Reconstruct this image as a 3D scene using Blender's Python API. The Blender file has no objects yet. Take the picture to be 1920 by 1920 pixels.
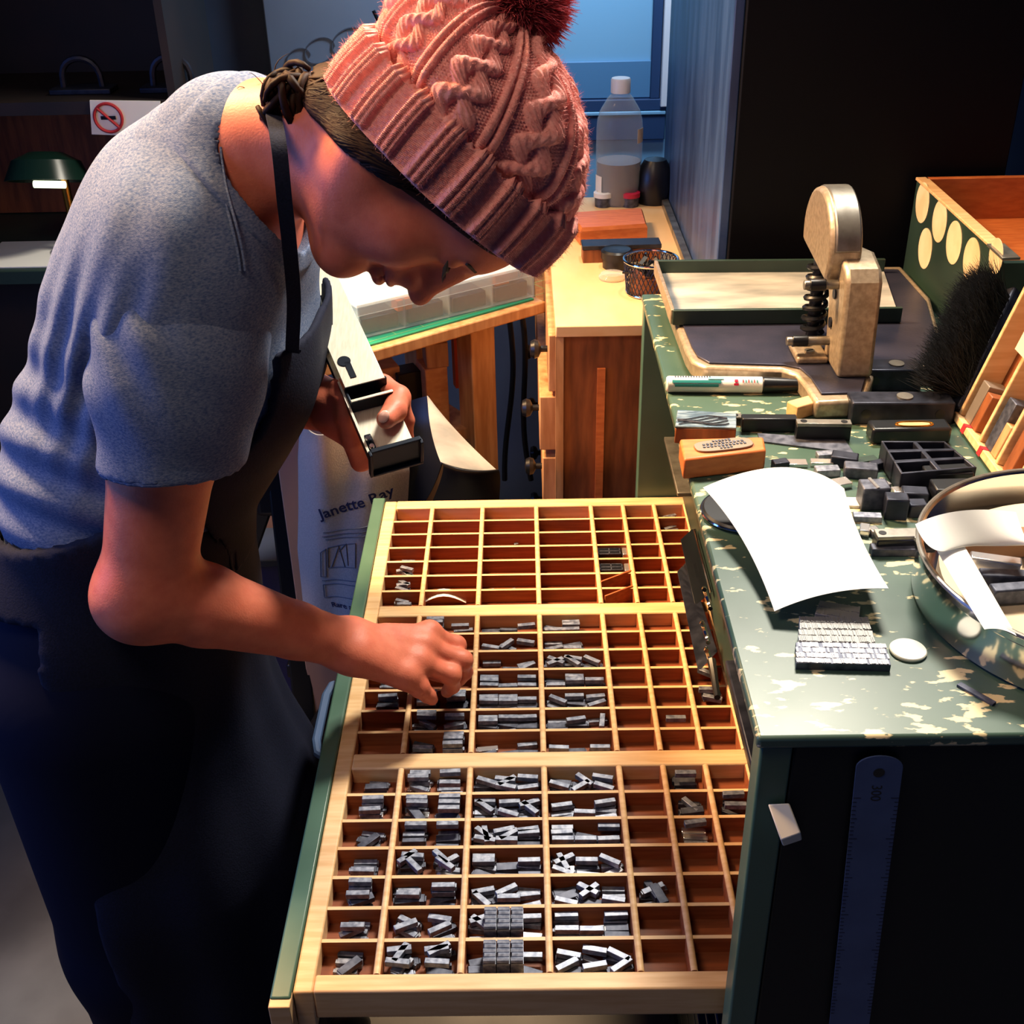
import bpy, bmesh, math, random
import numpy as np
from mathutils import Vector, Matrix
random.seed(7); rng = np.random.default_rng(5)
C = bpy.context.scene.collection
A = np.array
def nrm(v): v = np.asarray(v, float); return v/np.linalg.norm(v)

# ------------------------------------------------------------------ camera and survey of the room
EYE = A([0, 0, 1.69]); FPX = 2200.0
_p, _y, _r = map(math.radians, (30.8, .83, 1.3))
FW = A([-math.sin(_y)*math.cos(_p), math.cos(_y)*math.cos(_p), -math.sin(_p)])
_rt = A([math.cos(_y), math.sin(_y), 0]); _up = np.cross(_rt, FW)
RT = _rt*math.cos(_r)-_up*math.sin(_r); UP = _up*math.cos(_r)+_rt*math.sin(_r)
cd = bpy.data.cameras.new('camera'); cam = bpy.data.objects.new('camera', cd); C.objects.link(cam)
cd.sensor_width = 36; cd.lens = FPX/1920*36; cd.clip_start = .02
mw = Matrix.Identity(4)
for i in range(3):
    mw[i][0], mw[i][1], mw[i][2], mw[i][3] = RT[i], UP[i], -FW[i], EYE[i]
cam.matrix_world = mw
bpy.context.scene.camera = cam
def ray(x, y): return FW+RT*(x-960)/FPX-UP*(y-960)/FPX
def on(x, y, z): d = ray(x, y); return EYE+d*(z-EYE[2])/d[2]      # measured point on a level surface of height z
def aty(x, y, Y): d = ray(x, y); return EYE+d*Y/d[1]               # ... on an upright surface facing the viewer
def atx(x, y, X): d = ray(x, y); return EYE+d*X/d[0]
def dep(x, y, t): return EYE+ray(x, y)*t                           # ... at a known distance

# ------------------------------------------------------------------ materials
def lin(c):
    return tuple(((v/255)/12.92 if v/255 <= .04045 else ((v/255+.055)/1.055)**2.4) for v in c)
MATS = {}
def mat(name, col, rough=.5, metal=0., col2=None, scale=30., stretch=(1, 1, 1), lo=.35, hi=.65, bump=0., bscale=None, detail=4, spec=.5, alpha=1., rvar=0.):
    m = bpy.data.materials.new(name); m.use_nodes = True; n = m.node_tree.nodes; L = m.node_tree.links
    b = n['Principled BSDF']; b.inputs['Base Color'].default_value = (*lin(col), 1); b.inputs['Roughness'].default_value = rough
    b.inputs['Metallic'].default_value = metal; b.inputs['Specular IOR Level'].default_value = spec
    if col2 or bump or rvar:
        tc = n.new('ShaderNodeTexCoord'); mp = n.new('ShaderNodeMapping'); mp.inputs['Scale'].default_value = stretch
        L.new(tc.outputs['Object'], mp.inputs['Vector'])
        nz = n.new('ShaderNodeTexNoise'); nz.inputs['Scale'].default_value = scale; nz.inputs['Detail'].default_value = detail
        L.new(mp.outputs['Vector'], nz.inputs['Vector'])
        if col2:
            r = n.new('ShaderNodeValToRGB'); e = r.color_ramp.elements
            e[0].position = lo; e[1].position = hi; e[0].color = (*lin(col), 1); e[1].color = (*lin(col2), 1)
            L.new(nz.outputs['Fac'], r.inputs['Fac']); L.new(r.outputs['Color'], b.inputs['Base Color'])
        if rvar:
            mr = n.new('ShaderNodeMapRange'); mr.inputs['To Min'].default_value = max(.02, rough-rvar); mr.inputs['To Max'].default_value = min(1, rough+rvar)
            L.new(nz.outputs['Fac'], mr.inputs['Value']); L.new(mr.outputs['Result'], b.inputs['Roughness'])
        if bump:
            nb = nz
            if bscale:
                nb = n.new('ShaderNodeTexNoise'); nb.inputs['Scale'].default_value = bscale; nb.inputs['Detail'].default_value = 3
                L.new(mp.outputs['Vector'], nb.inputs['Vector'])
            bp = n.new('ShaderNodeBump'); bp.inputs['Strength'].default_value = bump; bp.inputs['Distance'].default_value = .002
            L.new(nb.outputs['Fac'], bp.inputs['Height']); L.new(bp.outputs['Normal'], b.inputs['Normal'])
    MATS[name] = m
    return m
def clear(name, col, mixfac=.35, rough=.12, tint=(255, 255, 255)):
    """thin clear plastic: most light passes, a glossy skin stays"""
    m = bpy.data.materials.new(name); m.use_nodes = True; n = m.node_tree.nodes; L = m.node_tree.links
    b = n['Principled BSDF']; b.inputs['Base Color'].default_value = (*lin(col), 1); b.inputs['Roughness'].default_value = rough
    t = n.new('ShaderNodeBsdfTransparent'); t.inputs['Color'].default_value = (*lin(tint), 1)
    mx = n.new('ShaderNodeMixShader'); fr = n.new('ShaderNodeLayerWeight'); fr.inputs['Blend'].default_value = .3
    ma = n.new('ShaderNodeMath'); ma.operation = 'ADD'; ma.use_clamp = True; ma.inputs[1].default_value = mixfac
    ms = n.new('ShaderNodeMath'); ms.operation = 'MULTIPLY'; ms.inputs[1].default_value = .5
    L.new(fr.outputs['Facing'], ms.inputs[0]); L.new(ms.outputs[0], ma.inputs[0]); L.new(ma.outputs[0], mx.inputs[0])
    L.new(t.outputs[0], mx.inputs[1]); L.new(b.outputs[0], mx.inputs[2]); L.new(mx.outputs[0], n['Material Output'].inputs['Surface'])
    return m
def worn_paint(name, col, col2, chip, thr, edge_y=None):
    m = mat(name, col, .38, col2=col2, scale=9, lo=.3, hi=.7, spec=.5, rvar=.14)
    n = m.node_tree.nodes; L = m.node_tree.links; b = n['Principled BSDF']
    tc = n.new('ShaderNodeTexCoord'); mp = n.new('ShaderNodeMapping'); mp.inputs['Scale'].default_value = (.55, 1.3, 1)
    mp.inputs['Rotation'].default_value = (0, 0, .5)
    L.new(tc.outputs['Object'], mp.inputs['Vector'])
    a = n.new('ShaderNodeTexNoise'); a.inputs['Scale'].default_value = 75; a.inputs['Detail'].default_value = 5; L.new(mp.outputs[0], a.inputs['Vector'])
    c = n.new('ShaderNodeTexNoise'); c.inputs['Scale'].default_value = 9; c.inputs['Detail'].default_value = 1; L.new(tc.outputs['Object'], c.inputs['Vector'])
    ad = n.new('ShaderNodeMath'); ad.operation = 'MULTIPLY_ADD'; ad.inputs[1].default_value = .35; L.new(c.outputs['Fac'], ad.inputs[0]); L.new(a.outputs['Fac'], ad.inputs[2])
    src = ad.outputs[0]
    if edge_y is not None:      # handling wear along the front arris
        sx = n.new('ShaderNodeSeparateXYZ'); L.new(tc.outputs['Object'], sx.inputs[0])
        mr = n.new('ShaderNodeMapRange'); mr.inputs['From Min'].default_value = edge_y+.035; mr.inputs['From Max'].default_value = edge_y
        mr.inputs['To Max'].default_value = .17; L.new(sx.outputs['Y'], mr.inputs['Value'])
        a2 = n.new('ShaderNodeMath'); L.new(mr.outputs[0], a2.inputs[0]); L.new(src, a2.inputs[1]); src = a2.outputs[0]
    r = n.new('ShaderNodeValToRGB'); r.color_ramp.elements[0].position = thr; r.color_ramp.elements[1].position = thr+.03; L.new(src, r.inputs['Fac'])
    mx = n.new('ShaderNodeMix'); mx.data_type = 'RGBA'; old = b.inputs['Base Color'].links[0].from_socket
    L.new(r.outputs['Color'], mx.inputs['Factor']); L.new(old, mx.inputs[6]); mx.inputs[7].default_value = (*lin(chip), 1)
    L.new(mx.outputs[2], b.inputs['Base Color'])
    return m

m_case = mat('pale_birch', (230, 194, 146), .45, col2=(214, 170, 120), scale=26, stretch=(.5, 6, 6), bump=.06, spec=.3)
m_cell = mat('red_cedar_floor', (112, 58, 34), .5, col2=(134, 72, 42), scale=18, stretch=(1, 9, 9), spec=.3)
m_slat = mat('brown_slat', (164, 96, 58), .5, col2=(142, 78, 46), scale=30, stretch=(.6, 8, 8), spec=.25)
m_bench = mat('bench_birch', (236, 204, 158), .5, col2=(222, 182, 130), scale=10, stretch=(1.5, .7, 3), lo=.3, hi=.7, spec=.3)
m_brown = mat('brown_wood', (150, 86, 46), .5, col2=(110, 58, 30), scale=16, stretch=(5, 5, .7), bump=.08)
m_oak = mat('oak', (206, 160, 112), .5, col2=(176, 126, 80), scale=14, stretch=(6, 6, .8), bump=.08)
m_block = mat('orange_block_wood', (206, 118, 62), .45, col2=(186, 98, 48), scale=40, stretch=(1, 4, 4))
m_offcut = mat('offcut_pine', (226, 178, 126), .6, col2=(206, 150, 98), scale=20, stretch=(1, 5, 5))
m_green = worn_paint('green_enamel', (62, 92, 76), (72, 104, 90), (196, 186, 150), .97, edge_y=None)
m_greentop = worn_paint('green_enamel_top', (52, 78, 68), (68, 94, 84), (214, 200, 156), .937, edge_y=.636)
m_greendark = mat('dark_green_paint', (34, 52, 48), .4, col2=(44, 66, 58), scale=8)
m_type = mat('type_metal', (102, 108, 124), .45, .6, col2=(150, 155, 168), scale=180, rvar=.12)
m_typed = mat('dull_lead', (62, 66, 80), .5, .6, col2=(98, 102, 116), scale=120, rvar=.15)
m_facetype = mat('pale_type_faces', (206, 200, 204), .5, .25)
m_facedull = mat('dull_type_faces', (150, 148, 146), .55, .3)
m_typef = mat('bright_type_face', (226, 226, 230), .22, .85)
m_black = mat('black_enamel', (16, 19, 26), .35)
m_blacksoft = mat('black_cloth', (14, 16, 22), .85, bump=.2, scale=400)
m_iron = mat('blackened_steel', (34, 38, 52), .42, .55, col2=(52, 56, 72), scale=60, rvar=.12)
m_rule = mat('blue_grey_steel', (84, 104, 146), .5, .25, col2=(74, 92, 132), scale=20)
m_steel = mat('worn_steel', (168, 164, 156), .38, .85, col2=(122, 118, 112), scale=45, rvar=.12)
m_cast = mat('cast_bronze_grey', (186, 170, 148), .4, .55, col2=(158, 142, 122), scale=160, bump=.12, rvar=.08)
m_chrome = mat('chrome', (214, 216, 220), .12, 1.)
m_galley = mat('galley_floor_zinc', (138, 144, 146), .45, .15, col2=(208, 208, 204), scale=13, stretch=(.6, 2, 1), detail=6, rvar=.1)
m_castplate = mat('dark_blue_cast_plate', (48, 52, 72), .38, .4, col2=(62, 62, 82), scale=22, bump=.08, bscale=300)
m_paper = mat('white_paper', (244, 243, 236), .75, spec=.2)
m_paper2 = mat('cream_paper', (226, 206, 176), .75, spec=.2)
m_card = mat('brown_card', (150, 110, 78), .8)
m_skin = mat('skin', (216, 122, 94), .5, col2=(200, 104, 80), scale=70, lo=.3, hi=.75, bump=.12, bscale=500, spec=.35)
b_ = m_skin.node_tree.nodes['Principled BSDF']; b_.inputs['Subsurface Weight'].default_value = .15; b_.inputs['Subsurface Radius'].default_value = (.012, .004, .002); b_.inputs['Subsurface Scale'].default_value = .6
m_nail = mat('fingernail', (244, 190, 172), .25)
m_lip = mat('lip', (176, 84, 78), .4)
m_lash = mat('dark_lash', (26, 16, 14), .7)
m_hair = mat('brown_hair', (30, 17, 11), .62, col2=(52, 30, 18), scale=60, spec=.1)
m_knit = mat('pink_wool', (236, 164, 154), .9, col2=(222, 142, 134), scale=220, bump=.3, bscale=900, spec=.15)
m_pom = mat('rose_wool', (206, 96, 104), .9, col2=(176, 70, 80), scale=120, spec=.1)
m_shirt = mat('heather_blue_jersey', (74, 92, 128), .9, col2=(122, 132, 154), scale=330, stretch=(1, 1, 2.2), lo=.33, hi=.67, bump=.35, bscale=900, spec=.1)
m_apron = mat('navy_twill', (20, 24, 40), .85, col2=(26, 30, 50), scale=500, bump=.2, spec=.15)
m_trouser = mat('dark_navy_denim', (15, 19, 40), .9, spec=.1)
m_mat = mat('green_cutting_mat', (24, 128, 96), .55, col2=(30, 142, 108), scale=9)
m_matline = mat('mat_rule_yellow', (150, 190, 120), .6)
m_white = mat('white_plastic', (232, 234, 236), .35)
m_red = mat('crimson_plastic', (188, 30, 66), .35)
m_teal = mat('teal_print', (40, 128, 132), .4)
m_navyprint = mat('navy_print', (34, 42, 84), .7)
m_greyprint = mat('grey_print', (104, 108, 120), .8)
m_redprint = mat('red_print', (176, 34, 44), .6)
m_canvas = mat('natural_canvas', (206, 198, 186), .9, col2=(190, 182, 172), scale=400, bump=.3, spec=.1)
m_cardbox = mat('cardboard', (204, 160, 130), .85, spec=.15)
m_blue = mat('blue_grey_paint', (66, 88, 124), .5, col2=(78, 100, 134), scale=6)
m_doorlight = mat('pale_blue_paint', (128, 182, 212), .5)
m_doormid = mat('mid_blue_paint', (84, 134, 172), .5)
m_doordark = mat('deep_blue_paint', (38, 66, 104), .5)
m_board = mat('grey_whiteboard', (150, 166, 186), .4, col2=(136, 152, 174), scale=3)
m_wall = mat('blue_grey_plaster', (96, 110, 132), .85, col2=(84, 98, 120), scale=4)
m_dark = mat('dark_stained_wood', (40, 28, 24), .6, col2=(26, 20, 20), scale=8)
m_floor = mat('grey_concrete', (112, 116, 124), .7, col2=(88, 92, 100), scale=5, detail=8)
m_orange = mat('orange_board', (200, 74, 28), .5)
m_cabside = mat('blue_black_chipped', (34, 52, 88), .4, col2=(70, 96, 138), scale=9, stretch=(3, 3, .5), lo=.35, hi=.7)
m_cabfront = mat('black_cabinet_front', (7, 8, 13), .6, spec=.15)
m_nearside = mat('shaded_green_side', (15, 20, 24), .5, spec=.3)  # shade on the cabinet's near side, put into its colour
m_plate = mat('grey_brown_plate', (128, 116, 104), .5, .3)
m_stick = mat('brushed_steel_stick', (226, 222, 206), .36, .35, col2=(212, 206, 188), scale=60, stretch=(8, 1, 1))
m_stickd = mat('dark_stick_steel', (34, 42, 54), .3, .7)
m_box = clear('frosted_clear_plastic', (206, 224, 238), .22, .2)
m_bag = mat('white_poly_film', (240, 240, 244), .3)
m_pet = clear('clear_bottle_plastic', (214, 232, 236), .1, .08)
m_liquid = clear('murky_liquid', (158, 142, 132), .55, .1, (210, 196, 186))
m_glasslid = clear('clear_glass', (220, 224, 226), .15, .05)
m_blueplastic = mat('royal_blue_plastic', (26, 38, 130), .35)
m_sock = mat('moss_green_lamp', (18, 42, 36), .25)
m_brass = mat('brass', (200, 140, 60), .3, 1.)
m_disc = mat('cream_disc', (240, 236, 216), .6)
m_circle = mat('cream_round_sticker', (236, 214, 178), .7, col2=(226, 196, 154), scale=30)
m_engr = mat('zinc_engraving', (138, 156, 168), .4, .5, col2=(84, 104, 120), scale=70, stretch=(.5, 2, 1), bump=.6, lo=.42, hi=.55)

# ------------------------------------------------------------------ mesh helpers
ORG = {}
class MB:
    def __init__(s): s.v = []; s.f = []; s.n = 0
    def add(s, v, f):
        v = np.asarray(v, float).reshape(-1, 3)
        s.v.append(v); s.f += [tuple(int(i)+s.n for i in q) for q in f]; s.n += len(v); return s
    def box(s, c, d, R=None):
        h = np.asarray(d, float)/2
        v = A([[x, y, z] for x in (-1, 1) for y in (-1, 1) for z in (-1, 1)])*h
        if R is not None: v = v@np.asarray(R, float).T
        return s.add(v+np.asarray(c, float), [(0, 1, 3, 2), (4, 6, 7, 5), (0, 4, 5, 1), (2, 3, 7, 6), (0, 2, 6, 4), (1, 5, 7, 3)])
    def mm(s, lo, hi): lo = A(lo, float); hi = A(hi, float); return s.box((lo+hi)/2, hi-lo)
    def hexa(s, bot, top):
        n = len(bot); v = np.vstack([bot, top]); f = [tuple(range(n))[::-1], tuple(range(n, 2*n))]
        f += [(i, (i+1) % n, n+(i+1) % n, n+i) for i in range(n)]
        return s.add(v, f)
    def cyl(s, a, b, ra, rb=None, n=20):
        a, b = A(a, float), A(b, float); rb = ra if rb is None else rb
        d = nrm(b-a); e = nrm(np.cross(d, [1, 0, 0] if abs(d[0]) < .9 else [0, 1, 0])); g = np.cross(d, e)
        t = np.linspace(0, 2*np.pi, n, endpoint=False); c = np.cos(t)[:, None]*e+np.sin(t)[:, None]*g
        return s.hexa(a+c*ra, b+c*rb)
    def tube(s, pts, r, n=8, r2=None, closed=False):
        P = np.asarray(pts, float); k = len(P); r = np.broadcast_to(np.asarray(r, float), (k,))
        T = np.gradient(P, axis=0); T /= np.linalg.norm(T, axis=1)[:, None]+1e-12
        up = A([0, 0, 1.]) if abs(T[0][2]) < .9 else A([1., 0, 0]); rings = []
        e = nrm(np.cross(T[0], up)); t = np.linspace(0, 2*np.pi, n, endpoint=False)
        for i in range(k):
            e = nrm(e-T[i]*(e@T[i])); g = np.cross(T[i], e)
            rings.append(P[i]+np.cos(t)[:, None]*e*r[i]+np.sin(t)[:, None]*g*r[i]*(r2 or 1))
        f = [(i*n+j, i*n+(j+1) % n, (i+1)*n+(j+1) % n, (i+1)*n+j) for i in range(k-1) for j in range(n)]
        f += [tuple(range(n))[::-1], tuple(range((k-1)*n, k*n))]
        return s.add(np.vstack(rings), f)
    def lathe(s, prof, c, n=36, R=None, a0=0, a1=2*np.pi):
        t = np.linspace(a0, a1, n, endpoint=False); P = []
        for r, z in prof: P.append(np.stack([r*np.cos(t), r*np.sin(t), np.full(n, z)], 1))
        v = np.vstack(P)
        if R is not None: v = v@np.asarray(R).T
        k = len(prof); f = [(i*n+j, i*n+(j+1) % n, (i+1)*n+(j+1) % n, (i+1)*n+j) for i in range(k-1) for j in range(n)]
        f += [tuple(range(n))[::-1], tuple(range((k-1)*n, k*n))]
        return s.add(v+np.asarray(c, float), f)
    def prism(s, poly, d0, d1, o, ex, ey):
        ex, ey = A(ex, float), A(ey, float); ez = np.cross(ex, ey); o = A(o, float); q = A(poly, float)
        b = o+q[:, :1]*ex+q[:, 1:2]*ey
        return s.hexa(b+ez*d0, b+ez*d1)
    def sheet(s, P, th):
        """P (nu,nv,3): a thin sheet with thickness th"""
        nu, nv = P.shape[:2]; du = np.gradient(P, axis=0); dv = np.gradient(P, axis=1); N = np.cross(du, dv)
        N /= np.linalg.norm(N, axis=2)[:, :, None]+1e-12
        a = P.reshape(-1, 3); b = (P-N*th).reshape(-1, 3); m = nu*nv; I = lambda i, j: i*nv+j; f = []
        for i in range(nu-1):
            for j in range(nv-1):
                q = (I(i, j), I(i+1, j), I(i+1, j+1), I(i, j+1)); f.append(q); f.append(tuple(x+m for x in q[::-1]))
        rim = [I(i, 0) for i in range(nu)]+[I(nu-1, j) for j in range(1, nv)]+[I(i, nv-1) for i in range(nu-2, -1, -1)]+[I(0, j) for j in range(nv-2, 0, -1)]
        for i in range(len(rim)): x, y = rim[i], rim[(i+1) % len(rim)]; f.append((y, x, x+m, y+m))
        return s.add(np.vstack([a, b]), f)
    def build(s, name, m, parent=None, smooth=True, bev=0., loc=None, ang=.6):
        v = np.vstack(s.v)
        if parent is not None: o = ORG[parent.name]
        else: o = A(loc if loc is not None else [(v[:, 0].min()+v[:, 0].max())/2, (v[:, 1].min()+v[:, 1].max())/2, v[:, 2].min()], float)
        me = bpy.data.meshes.new(name); me.from_pydata((v-o).tolist(), [], s.f); me.update()
        bm = bmesh.new(); bm.from_mesh(me); bmesh.ops.recalc_face_normals(bm, faces=bm.faces); bm.to_mesh(me); bm.free()
        me.materials.append(m)
        if smooth: me.shade_smooth(); me.set_sharp_from_angle(angle=ang)
        ob = bpy.data.objects.new(name, me); C.objects.link(ob)
        if parent is not None: ob.parent = parent
        else: ob.location = o
        ORG[ob.name] = o
        if bev:
            md = ob.modifiers.new('bevel', 'BEVEL'); md.width = bev; md.segments = 2; md.limit_method = 'ANGLE'; md.angle_limit = .7
            md.harden_normals = False
        return ob
def tag(o, label, cat, group=None, kind=None):
    o['label'] = label; o['category'] = cat
    if group: o['group'] = group
    if kind: o['kind'] = kind
    return o
def thing(name, label, cat, loc, group=None):
    o = bpy.data.objects.new(name, None); o.empty_display_size = .05; C.objects.link(o); o.location = tuple(map(float, loc)); ORG[o.name] = A(loc, float)
    return tag(o, label, cat, group)
def structure(o, label=None):
    o['kind'] = 'structure'
    if label: o['label'] = label; o['category'] = 'room'
    return o
def rotz(a): c, s = math.cos(a), math.sin(a); return A([[c, -s, 0], [s, c, 0], [0, 0, 1]])
def axang(ax, a): return A(Matrix.Rotation(a, 3, Vector(ax)))
def text_mesh(txt, size, bold=0.):
    cu = bpy.data.curves.new('lettering', 'FONT'); cu.body = txt; cu.size = size; cu.resolution_u = 3; cu.offset = bold
    o = bpy.data.objects.new('lettering', cu); C.objects.link(o); bpy.context.view_layer.update()
    dg = bpy.context.evaluated_depsgraph_get(); me = bpy.data.meshes.new_from_object(o.evaluated_get(dg))
    v = A([p.co[:] for p in me.vertices]); f = [tuple(p.vertices) for p in me.polygons]
    bpy.data.objects.remove(o); bpy.data.curves.remove(cu); bpy.data.meshes.remove(me)
    return v, f
# ------------------------------------------------------------------ implicit surfaces for the figure (smooth unions of tapering limbs)
class Field:
    def __init__(s): s.p = []
    def cone(s, a, b, ra, rb=None, k=.02, op='u'):
        a, b = A(a, float), A(b, float); rb = ra if rb is None else rb; ab = b-a; L2 = ab@ab+1e-12
        def f(P):
            t = np.clip((P-a)@ab/L2, 0, 1); return np.linalg.norm(P-a-t[:, None]*ab, axis=1)-(ra+(rb-ra)*t)
        s.p.append((op, k, f, (a+b)/2, np.sqrt(L2)/2+max(ra, rb))); return s
    def chain(s, pts, rs, k=.006, op='u'):
        for i in range(len(pts)-1): s.cone(pts[i], pts[i+1], rs[i], rs[i+1], k if i == 0 else min(k, .004), op)
        return s
    def ell(s, c, r, M=None, k=.02, op='u'):
        c = A(c, float); r = A(r, float); M = np.eye(3) if M is None else A(M)
        def f(P):
            q = (P-c)@M; k0 = np.linalg.norm(q/r, axis=1); k1 = np.linalg.norm(q/r**2, axis=1)+1e-9; return k0*(k0-1)/k1
        s.p.append((op, k, f, c, r.max())); return s
    def __call__(s, P, c=None, R=None):
        d = np.full(len(P), 1.)
        for op, k, f, pc, pr in s.p:
            if c is not None and np.linalg.norm(pc-c)-pr > 2.2*R+.07: continue
            e = f(P)
            if op == 'u': h = np.clip(.5+.5*(d-e)/k, 0, 1); d = d*(1-h)+e*h-k*h*(1-h)
            else: h = np.clip(.5-.5*(d+e)/k, 0, 1); d = d*(1-h)-e*h+k*h*(1-h)
        return d
def smax(a, b, k):
    h = np.clip(.5-.5*(a-b)/k, 0, 1); return a*(1-h)+b*h+k*h*(1-h)
def mesh_field(fn, lo, hi, h, n=14):
    lo = A(lo, float); hi = A(hi, float); B = n*h; nb = np.ceil((hi-lo)/B).astype(int)
    I = np.stack(np.meshgrid(*[np.arange(k) for k in nb], indexing='ij'), -1).reshape(-1, 3)
    cen = lo+(I+.5)*B; R = B*.8661
    d0 = np.concatenate([fn(cen[i:i+20000]) for i in range(0, len(cen), 20000)])
    I = I[np.abs(d0) < R*1.35+.012]
    dims = nb*n+4; m = n+2; K = np.arange(-1, n+1); G = np.stack(np.meshgrid(K, K, K, indexing='ij'), -1).reshape(-1, 3)
    ids = []; pos = []; faces = []
    for b in I:
        base = b*n; P = lo+(base+G)*h; c = lo+(b+.5)*B
        D = fn(P, c, R).reshape(m, m, m)
        if D.min() > 0 or D.max() < 0: continue
        S = D < 0; q = m-1
        acc = np.zeros((q, q, q, 3)); cnt = np.zeros((q, q, q))
        for ax in range(3):
            o1, o2 = [x for x in range(3) if x != ax]
            for u in (0, 1):
                for w in (0, 1):
                    sl = [None]*3; sl[ax] = slice(0, q); sl[o1] = slice(u, u+q); sl[o2] = slice(w, w+q); s2 = list(sl); s2[ax] = slice(1, q+1)
                    a, e = D[tuple(sl)], D[tuple(s2)]; x = (a < 0) != (e < 0); t = np.where(x, a/np.where(x, a-e, 1), 0)
                    acc[..., ax] += t*x; acc[..., o1] += u*x; acc[..., o2] += w*x; cnt += x
        on_ = cnt > 0; cell = np.argwhere(on_)
        gid = ((base+cell)[:, 0]*dims[1]+(base+cell)[:, 1])*dims[2]+(base+cell)[:, 2]
        idg = np.full((q, q, q), -1, dtype=np.int64); idg[on_] = gid
        ids.append(gid); pos.append(lo+(base+cell-1+acc[on_]/cnt[on_][:, None])*h)
        for ax in range(3):
            o1, o2 = [(1, 2), (2, 0), (0, 1)][ax]
            sl = [slice(1, n+1)]*3; s2 = list(sl); s2[ax] = slice(2, n+2)
            x = S[tuple(sl)] != S[tuple(s2)]; w = np.argwhere(x)+1
            if not len(w): continue
            def g(d1, d2): v = w.copy(); v[:, o1] -= d1; v[:, o2] -= d2; return idg[v[:, 0], v[:, 1], v[:, 2]]
            Q = np.stack([g(1, 1), g(0, 1), g(0, 0), g(1, 0)], 1); ins = S[tuple(w.T)]
            Q[~ins] = Q[~ins][:, ::-1]; faces.append(Q)
    ids = np.concatenate(ids); pos = np.concatenate(pos); F = np.concatenate(faces)
    un, first, = np.unique(ids, return_index=True); V = pos[first]; F = np.searchsorted(un, F)
    return V, F
def np_mesh(name, V, F, m, parent, loc=None):
    o = ORG[parent.name] if parent is not None else A(loc, float)
    me = bpy.data.meshes.new(name); nv, nf = len(V), len(F); k = F.shape[1]
    me.vertices.add(nv); me.vertices.foreach_set('co', (V-o).astype(np.float32).ravel())
    me.loops.add(nf*k); me.loops.foreach_set('vertex_index', F.astype(np.int32).ravel())
    me.polygons.add(nf); me.polygons.foreach_set('loop_start', np.arange(0, nf*k, k, dtype=np.int32))
    me.update(calc_edges=True); me.validate(); me.materials.append(m); me.shade_smooth()
    ob = bpy.data.objects.new(name, me); C.objects.link(ob); ORG[ob.name] = o
    if parent is not None: ob.parent = parent
    else: ob.location = o
    return ob

# ------------------------------------------------------------------ the compositor at the case
ORIG = A([-.42, 1.10, 0.])
person = thing('person', 'person in pink bobble hat, grey-blue T-shirt and navy apron leaning over the type case', 'person', ORIG)
# skeleton
bf = nrm([.992, -.12, 0]); bl = nrm([.12, .992, 0]); bu = A([0, 0, 1.])
MT = np.stack([nrm(bf*.94+bu*-.34), bl, nrm(bu*.94+bf*.34)], 1)
RS = dep(345, 520, 1.02); EL = dep(275, 1105, 1.14); WR = dep(652, 1209, 1.27)
LS = A([-.288, 1.25, 1.335]); LE = A([-.325, 1.32, 1.09]); LW = dep(640, 768, 1.215)
HO = dep(818, 296, .9795)                                    # centre of the head
hf = nrm(RT*.07-UP*.925+FW*.35); hu = RT*.99+UP*.045-FW*.10; hu = nrm(hu-hf*(hu@hf)); hl = np.cross(hu, hf)
HM = np.stack([hf, hl, hu], 1)
def hd(x, y, z): return HO+hf*x+hl*y+hu*z*.88
NB = dep(468, 292, 1.04)
def torso(F, g):
    F.ell(A([-.328, 1.11, 1.31]), A([.1, .155, .122])+g, MT, k=.06)
    F.ell(A([-.362, 1.11, 1.20]), A([.122, .148, .15])+g, MT, k=.06)
    F.ell(A([-.438, 1.11, 1.07]), A([.112, .135, .14])+g, None, k=.06)
    F.ell(A([-.45, 1.11, .93]), A([.125, .165, .12])+g, None, k=.06)
    F.cone(RS+A([.0, .02, .0]), LS, .052+g, .052+g, k=.06)
    F.ell(A([-.285, 1.05, 1.225]), A([.056, .066, .066])+g, None, k=.04)
    F.ell(A([-.29, 1.16, 1.225]), A([.056, .066, .066])+g, None, k=.04)
    return F
B = torso(Field(), 0)
B.cone(NB+A([-.05, .03, -.05]), NB, .078, .058, k=.05)
B.cone(NB, hd(-.03, 0, -.05), .055, .052, k=.03)            # neck
B.cone(NB+(hd(.02, -.03, -.06)-NB)*.1+A([.02, -.03, -.02]), hd(.0, -.045, -.055), .014, .012, k=.03)
# head
def H(x, y, z, r, k=.02, op='u'): B.ell(hd(x, y, z), A(r)*A([1, 1, .9]), HM, k, op)
def HC(a, b, ra, rb=None, k=.012, op='u'): B.cone(hd(*a), hd(*b), ra, rb, k, op)
H(-.014, 0, .034, (.094, .074, .086), .03)
H(.028, 0, -.045, (.056, .054, .075), .03)
for s in (-1, 1):
    HC((-.008, s*.05, -.055), (.062, s*.012, -.1), .022, .018, .03)
    H(.052, s*.035, -.034, (.029, .025, .03), .025)
HC((.073, -.014, -.099), (.073, .014, -.099), .0165, .0165, .02)
H(.06, 0, .04, (.034, .056, .04), .03)
HC((.079, -.03, .032), (.079, .03, .032), .0105, .0105, .015)
HC((.087, 0, .022), (.107, 0, -.024), .0072, .0105, .014)
H(.1115, 0, -.029, (.0108, .0108, .0098), .008)
for s in (-1, 1): H(.096, s*.0125, -.033, (.0105, .0075, .008), .007)
H(.088, 0, -.047, (.014, .024, .012), .012)
H(.0925, 0, -.0548, (.0105, .021, .0062), .005)
H(.0905, 0, -.0668, (.0105, .019, .0075), .006)
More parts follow.
